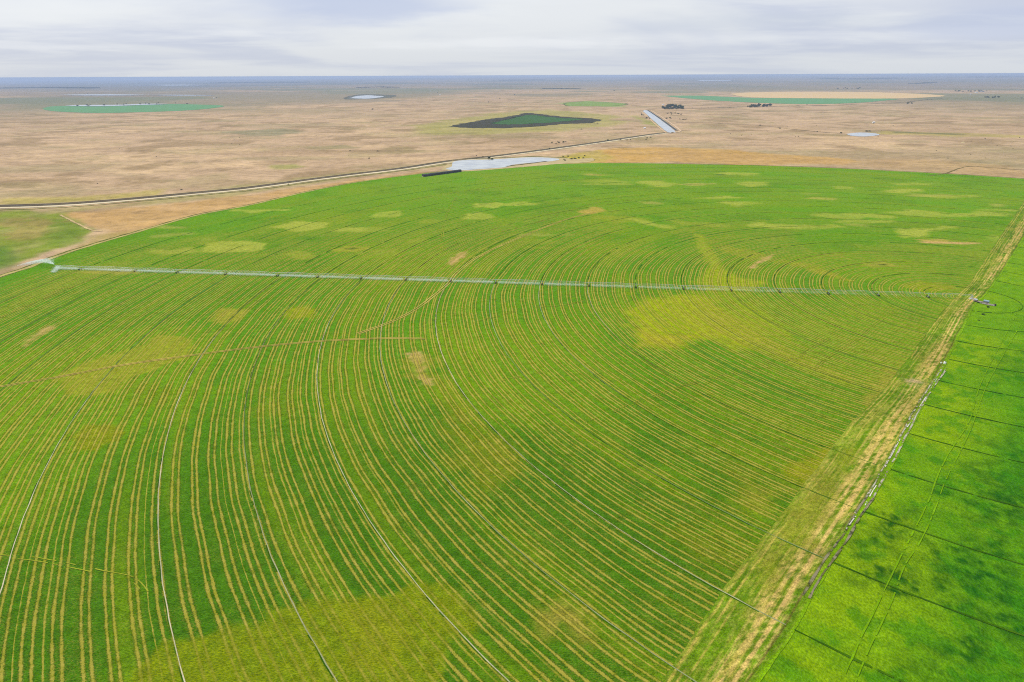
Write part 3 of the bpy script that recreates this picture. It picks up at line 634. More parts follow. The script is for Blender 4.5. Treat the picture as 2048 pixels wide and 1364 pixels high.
# ------------------------------------------------------------------ vehicle tracks
M_TAN = grass_mat('track_straw', False, alb4((200, 178, 92))); M_TAN2 = grass_mat('track_straw_pale', False, alb4((156, 164, 48)))
M_LG = grass_mat('track_bent_crop', False, alb4((124, 172, 8)), 1.0); M_MUD = grass_mat('track_mud', False, alb4((142, 132, 112)))
def twin(name, ppx, gauge, w, mat, label, z=0.5, wob=0.25, seed=3, keep=.62):
    P = g(ppx); a = ribbon(P, w, z, 3.0, gauge / 2, wob, seed, wvar=.5); b_ = ribbon(P, w, z, 3.0, -gauge / 2, wob, seed, wvar=.5)
    V, Fc = join([a, b_]); Fc = drop(Fc, keep if mat is not M_TAN else 1.2, seed, 2.2); return tag(link(name, mesh_np(name, V, Fc, mat)), label, 'track', kind='structure')
twin('track', [(-60,785),(0,774),(120,754),(250,730),(400,709),(520,694),(640,683),(760,677.5),(850,678)], 2.4, 1.05, M_TAN, 'pale twin wheel track running left to right across the crop')
twin('track', [(715,668),(780,645),(830,620),(870,590),(898,566),(915,545),(960,512),(1040,475),(1130,440),(1190,425)], 3.2, 1.25, M_TAN, 'tan twin wheel track bending up through the machine')
twin('track', [(960,641),(1000,632),(1060,617),(1130,611),(1170,600)], 2.2, 0.6, M_TAN2, 'faint short twin track near the middle of the crop')
twin('track', [(-40,1108),(0,1114),(60,1118),(130,1130),(200,1145),(262,1158),(292,1186)], 2.2, 0.55, M_TAN2, 'faint twin track across the near left rows')
twin('track', [(-40,660),(0,637),(60,610),(130,580),(200,553),(240,541)], 2.4, 1.4, M_TAN2, 'pale track at the upper left of the crop')
twin('track', [(884,505),(885,470),(893,430),(913,395)], 3.0, 1.0, M_TAN2, 'short pale twin track in the far crop')
twin('track', [(1170,848),(1270,807),(1340,782),(1420,758),(1500,742)], 2.2, 0.5, M_TAN2, 'faint twin track cutting across the middle rows')
twin('track', [(1610,755),(1660,712),(1700,690),(1755,645),(1790,622)], 2.2, 0.6, M_TAN2, 'faint twin track left of the tan strip')
twin('track', [(1565,724),(1600,712),(1640,685),(1660,678)], 2.2, 0.6, M_TAN2, 'faint curved twin track between rows')
twin('track', [(1000,762),(1070,748),(1090,745)], 2.0, 0.5, M_TAN2, 'short faint twin track on the rows')
twin('track', [(1000,465),(1090,440),(1200,405),(1320,400)], 2.5, 0.9, M_TAN2, 'faint pale track in the far middle crop')
tl = g([(2060,560),(2032.5,627),(2000,691),(1960,771),(1939,841),(1901,901),(1874,954),(1854,1009),(1820,1077),(1789,1138),(1752,1216),(1718,1284),(1684,1364),(1660,1420)])
tr = g([(2075,575),(2045,640),(2008,707),(1973.6,771),(1944,851.5),(1922,900),(1891,961),(1874,1009),(1840,1084),(1806,1138),(1782,1206),(1745,1284),(1711,1364),(1690,1420)])
V, Fc = join([ribbon(tl, 0.65, 0.5, 2.0, 0, 0.2, 5, wvar=.7), ribbon(tr, 0.65, 0.5, 2.0, 0, 0.2, 6, wvar=.7)]); Fc = drop(Fc, .8, 4, 2.0)
tag(link('track', mesh_np('track', V, Fc, M_LG)), 'light green tractor wheel lines through the lush right field', 'track', kind='structure')
# muddy ruts with puddles beside the lush field
mudpts = [(1890,735),(1868,768),(1846,800),(1818,850),(1790,905),(1762,955),(1740,995),(1715,1030),(1690,1075),(1665,1110),(1635,1155),(1612,1195)]
def soil_ribbon(P, w, z, offset, wob, seed, cols, keep=.8, step=1.2, wvar=.6, size=3.0, label=''):
    """ribbon of vertex-coloured soil with ragged gaps"""
    k = 5; V, Fc = ribbon(P, w, z, step, offset, wob, seed, wvar=wvar, profile=[(a_ / (k - 1), 0) for a_ in range(k)])
    n1_ = fbm(V[:, 0], V[:, 1], 5, 4, seed + 7); n2_ = fbm(V[:, 0], V[:, 1], 1.6, 3, seed + 9)
    Cc = np.tile(lin(cols[0]), (len(V), 1)); Cc += (sm(n1_, .42, .6))[:, None] * (lin(cols[1]) - Cc); Cc += (sm(n2_, .55, .72))[:, None] * (lin(cols[2]) - Cc)
    Fc = Fc[n2_[Fc[:, 0]] * .5 + n1_[Fc[:, 0]] * .5 < .30 + .4 * keep]
    me = mesh_np('track', V, Fc, M_RUT); set_col(me, 'zone', np.clip(Cc / K, .003, .8))
    return tag(link('track', me), label, 'wheel rut', kind='structure')
up_ = g(mudpts[:8]); lowr = g(mudpts[6:])
for off in (0, 3.0):
    soil_ribbon(up_, 1.0, .55, off - 1.5, .5, 11 + int(off), ((196,190,170), (150,146,110), (96,110,40)), .62, label='pale broken wheel rut beside the lush field edge')
    soil_ribbon(lowr, 1.15, .60, off - 1.5, .5, 15 + int(off), ((150,142,112), (112,112,66), (60,66,34)), .82, label='grey muddy wheel rut beside the lush field edge')
for i, (a, b_) in enumerate(PUD if 'PUD' in globals() else [((1860,780),(1873,758)), ((1837,816),(1852,793)), ((1814,856),(1830,829)), ((1770,935),(1800,878)), ((1729,1012),(1752,972)), ((1692,1060),(1712,1034))]):
    P = g([a, b_]); V, Fc = ribbon(P, 0.55, 0.62, .8, 0, 0.45, 20 + i, wvar=.9); Fc = drop(Fc, .6, 20 + i, 2.0)
    if len(Fc): tag(link('water', mesh_np('water', V, Fc, M_PUDDLE)), 'pale puddle lying in the muddy rut', 'water', kind='structure')
# beaten path round the field's far left edge
V, Fc = ribbon(E_[:12] + 0, 7.0, 0.5, 5.0, 3.0, 1.2, 31, wvar=.4)
tag(link('path', mesh_np('path', V, Fc, grass_mat('edge_path', False, alb4((190,176,110))))), 'pale worn path along the outer edge of the striped crop', 'path', kind='structure')
V, Fc = ribbon(E_, 3.5, 0.30, 5.0, 9.0, 1.5, 32, wvar=.6)
tag(link('path', mesh_np('path', V, Fc, grass_mat('edge_bank', False, alb4((104,110,44))))), 'dark weedy line outside the crop edge', 'path', kind='structure')

# ------------------------------------------------------------------ canal with gravel road
CAN = g([(-300,420),(-100,415.5),(0,412.5),(120,408.5),(250,399),(400,385),(500,375),(620,359),(700,349),(800,337),(900,322),(1000,311),(1100,298),(1200,284),(1290,270.5),(1335,265)])
canal_m = grass_mat('canal_bank', False, alb4((112, 98, 76)))
V, Fc = ribbon(CAN, 26, 0.35, 8.0, 0, 0.6, 41, profile=[(0, .1), (.12, 1.2), (.2, 1.2), (.42, -.15), (.58, -.15), (.8, 1.0), (.88, 1.0), (1, .1)])
tag(link('canal', mesh_np('canal', V, Fc, canal_m)), 'long dark earth canal running diagonally across the dry plain', 'canal', kind='structure')
V, Fc = ribbon(CAN, 8, 0.30, 8.0, 0, 0.6, 41)
tag(link('water', mesh_np('water', V, Fc, water_mat('canal_water', (0.03, 0.035, 0.03), 0.3))), 'dark water in the bottom of the canal', 'water', kind='structure')
V, Fc = ribbon(CAN, 15, 0.55, 8.0, -20.5, 0.8, 42, wvar=.25)
tag(link('road', mesh_np('road', V, Fc, grass_mat('gravel', False, alb4((236, 220, 186)), .5))), 'pale gravel road beside the dark canal', 'road', kind='structure')
V, Fc = ribbon(CAN, 5, 0.5, 8.0, 17, 1.2, 43, wvar=.4)
tag(link('path', mesh_np('path', V, Fc, grass_mat('berm', False, alb4((208, 188, 146)), .6))), 'pale bank on the far side of the canal', 'path', kind='structure')
V, Fc = ribbon(CAN[:11], 5, 0.4, 8.0, -42, 4, 44, wvar=.7)
tag(link('path', mesh_np('path', V, Fc, grass_mat('weeds', False, alb4((122, 126, 62))))), 'green weedy ditch line below the gravel road', 'path', kind='structure')
CW = g([(1285,220.5),(1301,220.5),(1322,238),(1358,262),(1350,265.5),(1335,265),(1318,250)])
sheet('water', g([(1285.5,222),(1294,221),(1316,236),(1349,261.5),(1344,264.5),(1334,264),(1312,246)]), 0.8, M_WATER, 3, 2.0, 'bright straight canal reach reflecting the sky', 'water')
V, Fc = ribbon(g([(1296,221),(1318,235.5),(1353,261)]), 11, 1.0, 8.0, 0, 1, 45)
tag(link('canal', mesh_np('canal', V, Fc, grass_mat('canal_wall', False, alb4((92, 100, 104))))), 'dark bank along the bright canal reach', 'canal', kind='structure')
V, Fc = ribbon(g([(1302,221),(1326,236),(1357,258),(1357,264),(1338,267)]), 9, 1.1, 8.0, 0, 1, 46)
tag(link('road', mesh_np('road', V, Fc, grass_mat('canal_road', False, alb4((226, 196, 164)), .6))), 'pale road along the bright canal reach', 'road', kind='structure')
V, Fc = ribbon(g([(1283,223),(1308,246),(1332,266)]), 9, 1.1, 8.0, 0, 1, 47)
tag(link('path', mesh_np('path', V, Fc, grass_mat('canal_bank_pale', False, alb4((222, 190, 152)), .6))), 'pale left bank of the bright canal reach', 'path', kind='structure')
# thin far road to the right
V, Fc = ribbon(g([(1352,245),(1400,245),(1440,247),(1520,251),(1580,258),(1640,264),(1692,268)]), 7, 0.5, 12, 0, 2, 48)
tag(link('path', mesh_np('path', V, Fc, grass_mat('ditch_line', False, alb4((124, 108, 78))))), 'thin dark ditch leading right towards the small pond', 'path', kind='structure')
V, Fc = ribbon(g([(1352,243),(1400,243),(1440,245)]), 14, 0.6, 12, 0, 2, 49)
tag(link('path', mesh_np('path', V, Fc, grass_mat('pale_line', False, alb4((226, 200, 160)), .5))), 'pale short track at the head of the ditch', 'path', kind='structure')
V, Fc = ribbon(g([(1330,215),(1400,216.5),(1480,214),(1600,212),(1700,209),(1800,205),(1850,200),(1885,197)]), 22, 0.6, 20, 0, 8, 50, wvar=.6)
tag(link('path', mesh_np('path', V, Fc, grass_mat('far_ditch', False, alb4((104, 96, 84))))), 'dark scrubby line below the far half green half tan field', 'path', kind='structure')
V, Fc = ribbon(g([(1858,352),(1890,347),(1922,336),(1945,333),(1990,336),(2060,341)]), 4, 0.5, 5, 0, 2, 51, wvar=.7)
tag(link('path', mesh_np('path', V, Fc, grass_mat('gully', False, alb4((132, 118, 70))))), 'thin dark gully in the tan ground at the right', 'path', kind='structure')
V, Fc = ribbon(g([(120,430),(150,445),(185,461),(205,462)]), 4, 0.5, 5, 0, 1, 52, wvar=.4)
tag(link('path', mesh_np('path', V, Fc, grass_mat('corner_path', False, alb4((208, 184, 134))))), 'pale path on the corner of the olive pasture', 'path', kind='structure')

# ------------------------------------------------------------------ ponds, marsh, far fields
M_FGREEN = grass_mat('far_crop', False, alb4((112, 166, 112)), .6); M_FTAN = grass_mat('far_stubble', False, alb4((236, 202, 148)), .5)
M_MARSH = grass_mat('marsh_green', False, alb4((72, 112, 58)), .8); M_MARSHD = grass_mat('marsh_dark', False, alb4((78, 76, 62)), .8)
M_SHORE = grass_mat('shore', False, alb4((206, 186, 140)), .6)
POND = [(892,337.5),(903,333),(907,324),(930,320.5),(975,319.5),(1020,317),(1060,315),(1100,316),(1119,319),(1100,323),(1060,326),(1025,330),(1008,335),(960,338.5),(925,341),(900,340)]
sheet('path', g([(880,340),(893,330),(905,321),(940,317.5),(1000,315),(1060,312.5),(1110,314),(1150,318),(1185,316),(1180,324),(1120,328),(1060,333),(1000,338),(925,343)]), 0.4, M_SHORE, 5, 5.0, 'pale sandy margin round the grey pond', 'ground')
sheet('water', g(POND), 0.6, M_WATER, 6, 2.0, 'pale grey pond at the far edge of the striped crop', 'water')
V, Fc = ribbon(g([(930,319),(1000,316),(1060,313.5),(1100,314.5),(1135,316)]), 9, 0.8, 5, 0, 1.5, 53, wvar=.5)
tag(link('path', mesh_np('path', V, Fc, grass_mat('pond_reeds', False, alb4((96, 98, 52))))), 'dark reedy far bank of the grey pond', 'path', kind='structure')
V, Fc = ribbon(g([(1012,333),(1045,329),(1085,324),(1092,323)]), 9, 0.8, 5, 0, 1.5, 54, wvar=.5)
tag(link('path', mesh_np('path', V, Fc, grass_mat('pond_reeds_near', False, alb4((100, 92, 64))))), 'dark near bank of the grey pond', 'path', kind='structure')
sheet('water', g([(1692,268),(1715,265.5),(1740,266),(1759,269.5),(1735,273),(1705,272)]), 0.7, M_WATER, 7, 4.0, 'small bright pond on the tan plain at the right', 'water')
sheet('water', g([(700,196.5),(712,192.5),(735,190.5),(752,191.5),(768,193),(752,196),(730,197.5)]), 0.9, M_WATER, 8, 14.0, 'small far pond left of centre below the horizon', 'water')
sheet('path', g([(688,197),(705,191),(730,188.5),(785,190),(786,194),(760,197),(700,199)]), 0.6, grass_mat('pond_scrub', False, alb4((108, 108, 90))), 9, 45, 'dark scrub round the small far pond', 'ground')
sheet('field', g([(903,250.5),(935,245),(980,238),(1020,233),(1050,226.5),(1080,228),(1120,233),(1193,238),(1200,242),(1170,246.5),(1130,248),(1100,250),(1040,255),(960,256.5),(910,254)]), 0.5, M_MARSHD, 10, 34, 'dark grey green shallow marsh beyond the canal', 'field')
sheet('field', g([(985,246),(1020,238),(1050,231),(1075,231),(1110,235.5),(1165,238.5),(1140,242),(1090,246),(1040,248.5),(1000,249)]), 0.9, M_MARSH, 11, 40, 'dark green heart of the shallow marsh', 'field')
sheet('field', g([(85,217),(110,212.5),(200,211),(330,208),(440,211),(436,215),(380,220.5),(300,224),(200,226),(130,224),(95,221)]), 0.9, M_FGREEN, 12, 12, 'far green round field at the left', 'field')
sheet('field', g([(1320,191.5),(1400,191.5),(1500,195.5),(1640,197),(1790,197.5),(1770,201),(1700,206.5),(1600,208),(1500,205),(1400,199)]), 0.9, M_FGREEN, 13, 14, 'far green half of the round field at the right', 'field')
sheet('field', g([(1460,187.5),(1520,184.5),(1700,184),(1820,187),(1888,191.5),(1850,195),(1790,197),(1640,196.8),(1500,194.5)]), 0.9, M_FTAN, 14, 14, 'far pale tan half of the round field at the right', 'field')
sheet('field', g([(1130,206),(1170,203),(1215,205),(1255,208),(1225,212),(1140,212)]), 0.7, grass_mat('wet_meadow', False, alb4((142, 168, 84))), 15, 40, 'bright green wet meadow beyond the marsh', 'field')
for ppx, lb in (([(130,212),(160,210.5),(240,210),(290,208),(336,208.5),(300,210),(200,213)], 'pale shallow water behind the far left green field'),
                ([(120,190),(200,189),(290,190),(250,191.2),(160,191.2)], 'thin pale streak of water on the far left plain'),
                ([(255,170.3),(330,169.6),(420,170.6),(340,171.6)], 'thin pale streak of water near the left horizon'),
                ([(1398,161.6),(1455,161.4),(1456,162.6),(1400,162.8)], 'thin pale streak of water near the right horizon'),
                ([(290,190.2),(360,190),(430,191),(360,191.6)], 'thin streak of water right of the far left one')):
    sheet('water', g(ppx), 3.0 if ppx[0][1] > 180 else 9.0, M_WATER, 16, 10, lb, 'water')

# ------------------------------------------------------------------ trees and shrubs
def leaf_mat(name, c1, c2):
    mt, t, b = newmat(name); P = t.nodes.new('ShaderNodeTexCoord').outputs['Object']
    n = noise(t, P, 0.6, 3.0); oi = t.nodes.new('ShaderNodeObjectInfo')
    c = mixc(t, ramp(t, n, 0.35, 0.65), (*c1, 1), (*c2, 1)); c = vmul(t, c, ramp(t, oi.outputs['Random'], 0, 1, 0.75, 1.25, False))
    t.links.new(c, b.inputs['Base Color']); return mt
M_LEAF = leaf_mat('leaves', (0.035, 0.055, 0.022), (0.06, 0.085, 0.035)); M_BARK = simple('bark', (0.10, 0.08, 0.06))
def crown_mesh(name, h, w, n, seed, low=0.12):
    rs = np.random.RandomState(seed); V = []; Fc = []
    lobes = [(rs.uniform(-.32, .32) * w, rs.uniform(-.32, .32) * w, h * rs.uniform(.38, .8), w * rs.uniform(.16, .34)) for _ in range(9)]
    for i in range(n):
        lx, ly, lz, lr = lobes[rs.randint(9)]; d = rs.normal(size=3); d /= np.linalg.norm(d); q = lr * rs.uniform(.55, 1.05)
        c = np.array([lx, ly, lz]) + d * q * np.array([1, 1, .8]); c[2] = max(c[2], h * low)
        a = rs.normal(size=3); a /= np.linalg.norm(a); b_ = np.cross(a, d); b_ /= np.linalg.norm(b_) + 1e-6; s = w * rs.uniform(.035, .075)
        k = len(V); V += [c - a * s, c + b_ * s * .8, c + a * s, c - b_ * s * .8]; Fc.append((k, k + 1, k + 2, k + 3))
    return mesh_np(name, V, Fc, M_LEAF)
def trunk_mesh(name, h, r):
    V = []; Fc = []
    rings = [(0, r, 0, 0), (h * .3, r * .75, .05 * h * .2, 0), (h * .62, r * .4, .02 * h, .02 * h)]
    for z, q, ox, oy in rings:
        for k in range(6): V.append((ox + q * math.cos(k * math.pi / 3), oy + q * math.sin(k * math.pi / 3), z))
    for j in range(2):
        for k in range(6): Fc.append((j * 6 + k, j * 6 + (k + 1) % 6, (j + 1) * 6 + (k + 1) % 6, (j + 1) * 6 + k))
    for a in range(5):  # limbs
        t = a * 1.26 + .4; b0 = len(V); z0 = h * (.25 + .06 * a); q = r * .35
        e = (math.cos(t) * h * .26, math.sin(t) * h * .26, z0 + h * .25)
        for c_, qq in (((0.03 * h, 0, z0), q), (e, q * .3)):
            for k in range(4): V.append((c_[0] + qq * math.cos(k * math.pi / 2), c_[1] + qq * math.sin(k * math.pi / 2), c_[2]))
        for k in range(4): Fc.append((b0 + k, b0 + (k + 1) % 4, b0 + 4 + (k + 1) % 4, b0 + 4 + k))
    return mesh_np(name, V, Fc, M_BARK)
TREES = [(crown_mesh('crown', 11, 10, 900, 1), trunk_mesh('trunk', 11, .35)), (crown_mesh('crown', 13, 9, 900, 2), trunk_mesh('trunk', 13, .4)), (crown_mesh('crown', 8, 11, 800, 3, .05), trunk_mesh('trunk', 8, .3))]
SHRUBS = [(crown_mesh('foliage', 3.2, 4.6, 420, 4, .03), trunk_mesh('stem', 3.2, .12)), (crown_mesh('foliage', 2.4, 5.2, 420, 5, .03), trunk_mesh('stem', 2.4, .1))]
def plant(x, y, s, kind, label, group, i, sx=1.0):
    bank = TREES if kind == 'tree' else SHRUBS; cm, tm = bank[i % len(bank)]
    r = bpy.data.objects.new(kind, None); col.objects.link(r); r.location = (x, y, float(far_h(x, y)) + 0.0)
    r.rotation_euler = (0, 0, i * 2.399); r.scale = (s * sx, s * sx, s)
    tag(r, label, kind, group)
    link('trunk' if kind == 'tree' else 'stem', tm, r); link('crown' if kind == 'tree' else 'foliage', cm, r)
    return r
cnt = 0
def grove(polypx, n, smin, smax, label, group, kind='tree', seed=0, sx=1.2):
    global cnt
    rs = np.random.RandomState(seed); P = g(polypx); lo, hi = P.min(0), P.max(0); k = 0
    while k < n:
        q = lo + rs.rand(2) * (hi - lo)
        if poly_sd(np.array([q[0]]), np.array([q[1]]), P)[0] < 0:
            plant(q[0], q[1], rs.uniform(smin, smax), kind, label, group, cnt, sx); cnt += 1; k += 1
grove([(1322,217),(1335,212.5),(1352,211.5),(1366,215),(1366,218.5),(1330,219)], 60, 1.2, 1.9, 'dark tree in the dense grove beyond the head of the bright canal reach', 'trees of the dense grove beyond the canal', seed=1, sx=1.5)
grove([(1490,214.5),(1510,210.5),(1545,211),(1542,214),(1500,215.5)], 30, 1.1, 2.1, 'dark tree in the small grove below the far half green half tan field', 'trees below the far round field', seed=2, sx=1.4)
grove([(1330,227),(1350,224),(1368,227),(1366,230),(1334,230)], 10, .5, .9, 'low dark tree in the scrub right of the bright canal reach', 'scrub trees right of the bright canal', seed=3, sx=1.5)
grove([(1327,235),(1340,236),(1343,241),(1332,240)], 5, .5, .9, 'dark tree close to the right bank of the bright canal reach', 'trees on the right bank of the bright canal', seed=4, sx=1.3)
grove([(1279,226),(1287,227),(1297,235),(1300,240),(1290,238),(1280,230)], 9, .5, .9, 'dark tree on the left bank of the bright canal reach', 'trees on the left bank of the bright canal', seed=5, sx=1.3)
grove([(1355,239),(1376,238.5),(1376,241),(1356,241.5)], 5, .4, .6, 'low dark tree at the head of the thin ditch', 'trees at the head of the thin ditch', seed=6, sx=1.5)
grove([(1672,177.5),(1720,176.5),(1722,178.5),(1674,179)], 12, 1.2, 2.2, 'tree in the far row above the pale tan half field', 'far row of trees above the tan half field', seed=7, sx=1.6)
grove([(1888,182),(1960,181.5),(2020,183),(2020,184),(1888,183.5)], 14, 1.0, 1.8, 'tree in the shelter belt behind the far farm', 'trees behind the far farm', seed=8, sx=2.0)
grove([(1968,195),(2000,194),(2000,196),(1970,196.5)], 12, 1.0, 1.6, 'tree in the dark clump below the far farm', 'trees below the far farm', seed=9, sx=1.8)
grove([(130,211.5),(250,207.5),(330,206.5),(400,206.5),(390,208),(250,210),(140,213)], 16, .7, 1.2, 'tree along the far edge of the far left green field', 'trees behind the far left green field', seed=10, sx=1.8)
grove([(1330,215.5),(1500,213.5),(1850,199.5),(1885,196.5),(1885,197.8),(1850,201),(1500,215.2),(1330,217)], 26, .5, 1.2, 'low dark bush in the scrubby line below the far round field', 'bushes of the scrubby line below the far round field', 'shrub', seed=16, sx=2.6)
grove([(1098,285),(1120,283),(1137,284),(1134,286.5),(1100,288)], 9, .9, 1.5, 'dark shrub in the clump above the canal', 'shrubs of the clump above the canal', 'shrub', 11, 1.4)
grove([(1120,313),(1175,310),(1192,318),(1150,323),(1120,322)], 12, .7, 1.2, 'olive shrub in the reeds at the right end of the grey pond', 'shrubs at the right end of the grey pond', 'shrub', 12, 1.5)
for i, (x, y, s, lb) in enumerate([
    (978,317.5,1.7,'teal green shrub on the far bank of the grey pond, right of the others there'), (984,319,1.4,'smaller shrub touching the far shore of the grey pond'),
    (953,312,.8,'small dark shrub between canal road and grey pond'), (966,313.5,.8,'low shrub just left of the pond bank shrubs'),
    (1216,282,1.8,'round dark shrub standing on the gravel road side of the canal'), (1211,282.5,1.1,'low dark shrub touching the round one by the canal'),
    (1241,280,1.2,'dark shrub next right of the round canal shrub'), (1254,280.5,1.0,'small dark shrub, second right of the round canal shrub'), (1261,280,.9,'smallest shrub in the row right of the round canal shrub'),
    (1294,276.5,1.4,'flat dark shrub below the canal bend'), (1301,275.5,1.3,'flat dark shrub touching the one below the canal bend'), (1292,279,1.0,'low shrub beneath the pair by the canal bend'),
    (1099,297.5,.9,'small dark shrub beside the gravel road, left one'), (1152,291,1.0,'small dark shrub beside the gravel road, right one'),
    (1163,259,1.2,'lone dark shrub on tan grass below the marsh'), (1195,247,1.5,'dark shrub at the right tip of the marsh'), (1188,246.5,1.3,'low shrub beside the one at the right tip of the marsh'),
    (1520,251,1.5,'flat dark shrub on the thin ditch'), (1560,257.5,1.5,'dark shrub further right on the thin ditch'), (1634,264,1.2,'small shrub on the ditch left of the small pond'), (1682,266.5,1.6,'dark shrub at the left tip of the small right pond'),
    (1733,263,2.0,'dark shrub behind the small right pond'), (1739,263.3,1.7,'second shrub behind the small right pond'),
    (363,380,.7,'tiny dark shrub on tan grass above the canal at left'), (577,369,.6,'tiny dark shrub touching the canal bank'), (700,302,.9,'tiny lone shrub on the tan plain, left of two'), (755,303,1.0,'tiny lone shrub on the tan plain, right of two'),
    (738,317,.9,'tiny dark shrub just above the canal'), (1966,630,.55,'dark weedy bush below the pump yard'), (1957,641,.35,'low weedy bush below the pump yard'), (1976,615,.5,'green bush against the front of the pump yard')]):
    q = g((x, y))[0]; plant(q[0], q[1], s, 'shrub', lb, None, i, 1.3)
for i, (x, y, s, lb) in enumerate([(745,220,1.3,'lone dark tree on the far plain left of centre'), (1029,191,1.5,'lone far tree above the marsh, left one'), (1228,182,1.6,'lone far tree above the marsh, right one'), (1000,198,1.3,'small lone tree on the far plain at centre'),
    (152,187,1.4,'lone far tree at left, near the thin water streak'), (175,187.5,1.2,'second far tree near the left water streak'), (977,205,1.0,'little far tree left of the wet meadow'), (875,186,1.2,'far tree beside the tiny white hut'),
    (1816,208,1.9,'dark squat tree under the right round field'), (1823,208,1.5,'second dark tree under the right round field'), (434,197,1.2,'far tree beside the white speck of a hut at left'), (2043,197,1.3,'lone dark tree at the right margin of the far plain')]):
    q = g((x, y))[0]; plant(q[0], q[1], s, 'tree', lb, None, i, 1.2)
grove([(1380,250),(1700,240),(2040,262),(2040,330),(1700,300),(1400,285)], 34, .35, .8, 'tiny dark bush scattered on the open tan plain at the right', 'bushes scattered over the right plain', 'shrub', 14, 1.3)
grove([(20,250),(500,240),(860,230),(860,320),(400,365),(20,380)], 24, .3, .7, 'tiny dark bush scattered on the open tan plain at the left', 'bushes scattered over the left plain', 'shrub', 15, 1.3)
# distant woods that read as dark lines
def woods(ppx, hgt, dep, n, seed, label):
    P = g(ppx); rs = np.random.RandomState(seed); C = resample(P, 60.0); V = []; Fc = []
    for i in range(n):
        c = C[rs.randint(len(C))] + rs.normal(size=2) * dep * np.array([.6, 1]); z = float(far_h(c[0], c[1])); w = rs.uniform(8, 26); h = hgt * rs.uniform(.5, 1.1)
        for q in range(7):
            k = len(V); a = rs.uniform(0, 6.28); ca, sa = math.cos(a) * w, math.sin(a) * w; o = rs.normal(size=2) * w * .7; t_ = rs.uniform(.6, 1)
            V += [(c[0] + o[0] - ca, c[1] + o[1] - sa, z - 2), (c[0] + o[0] + ca, c[1] + o[1] + sa, z - 2), (c[0] + o[0] + ca * .7, c[1] + o[1] + sa * .7, z + h * t_ * .8), (c[0] + o[0] - ca * .4, c[1] + o[1] - sa * .4, z + h * t_)]
            Fc.append((k, k + 1, k + 2, k + 3))
    tag(link('treeline', mesh_np('treeline', V, Fc, M_LEAF)), label, 'woods', kind='stuff')
woods([(0,176),(90,175),(190,176.5)], 22, 160, 420, 1, 'dark line of woods near the left horizon')
woods([(430,166),(500,165.5),(560,165),(600,165)], 34, 300, 360, 2, 'dark far woods left of centre')
woods([(720,175.5),(760,174.3),(785,175)], 14, 100, 130, 3, 'thin dark far woods above the small far pond')
woods([(1640,158.5),(1720,159.5),(1780,158)], 44, 400, 420, 4, 'dark blue woods near the right horizon')
woods([(1830,168),(1865,166)], 16, 100, 90, 5, 'short dark woods line above the far farm')
woods([(1960,156.5),(2060,156)], 44, 400, 320, 6, 'dark woods at the right end of the horizon')
woods([(1010,161.5),(1080,160.5)], 34, 300, 300, 7, 'faint woods on the horizon at centre')
woods([(1090,177),(1150,177.5)], 10, 100, 90, 8, 'thin dark scrub line below the central horizon')

# ------------------------------------------------------------------ box building helper
def boxes(L_):
    V = []; Fc = []
    for (x0, x1, y0, y1, z0, z1) in L_:
        k = len(V); V += [(x, y, z) for z in (z0, z1) for y in (y0, y1) for x in (x0, x1)]
        Fc += [(k, k + 2, k + 3, k + 1), (k + 4, k + 5, k + 7, k + 6), (k, k + 1, k + 5, k + 4), (k + 2, k + 6, k + 7, k + 3), (k, k + 4, k + 6, k + 2), (k + 1, k + 3, k + 7, k + 5)]
    return V, Fc
def rod(a, b_, r, n=6):
    a = np.array(a, float); b_ = np.array(b_, float); d = b_ - a; d /= np.linalg.norm(d) + 1e-9
    u = np.cross(d, [0, 0, 1] if abs(d[2]) < .9 else [1, 0, 0]); u /= np.linalg.norm(u); v = np.cross(d, u)
    V = [p + r * (math.cos(2 * math.pi * k / n) * u + math.sin(2 * math.pi * k / n) * v) for p in (a, b_) for k in range(n)]
    return np.array(V), np.array([(k, (k + 1) % n, n + (k + 1) % n, n + k) for k in range(n)])
M_WALLW = simple('white_wall', (0.72, 0.71, 0.68), .06, .3); M_ROOFG = simple('tin_roof', (0.42, 0.44, 0.46), .12, .3, .5, .3); M_DOOR = simple('dark_door', (0.08, 0.07, 0.06))
M_ROOFW = simple('white_roof', (0.75, 0.76, 0.77), .05, .3, .5)
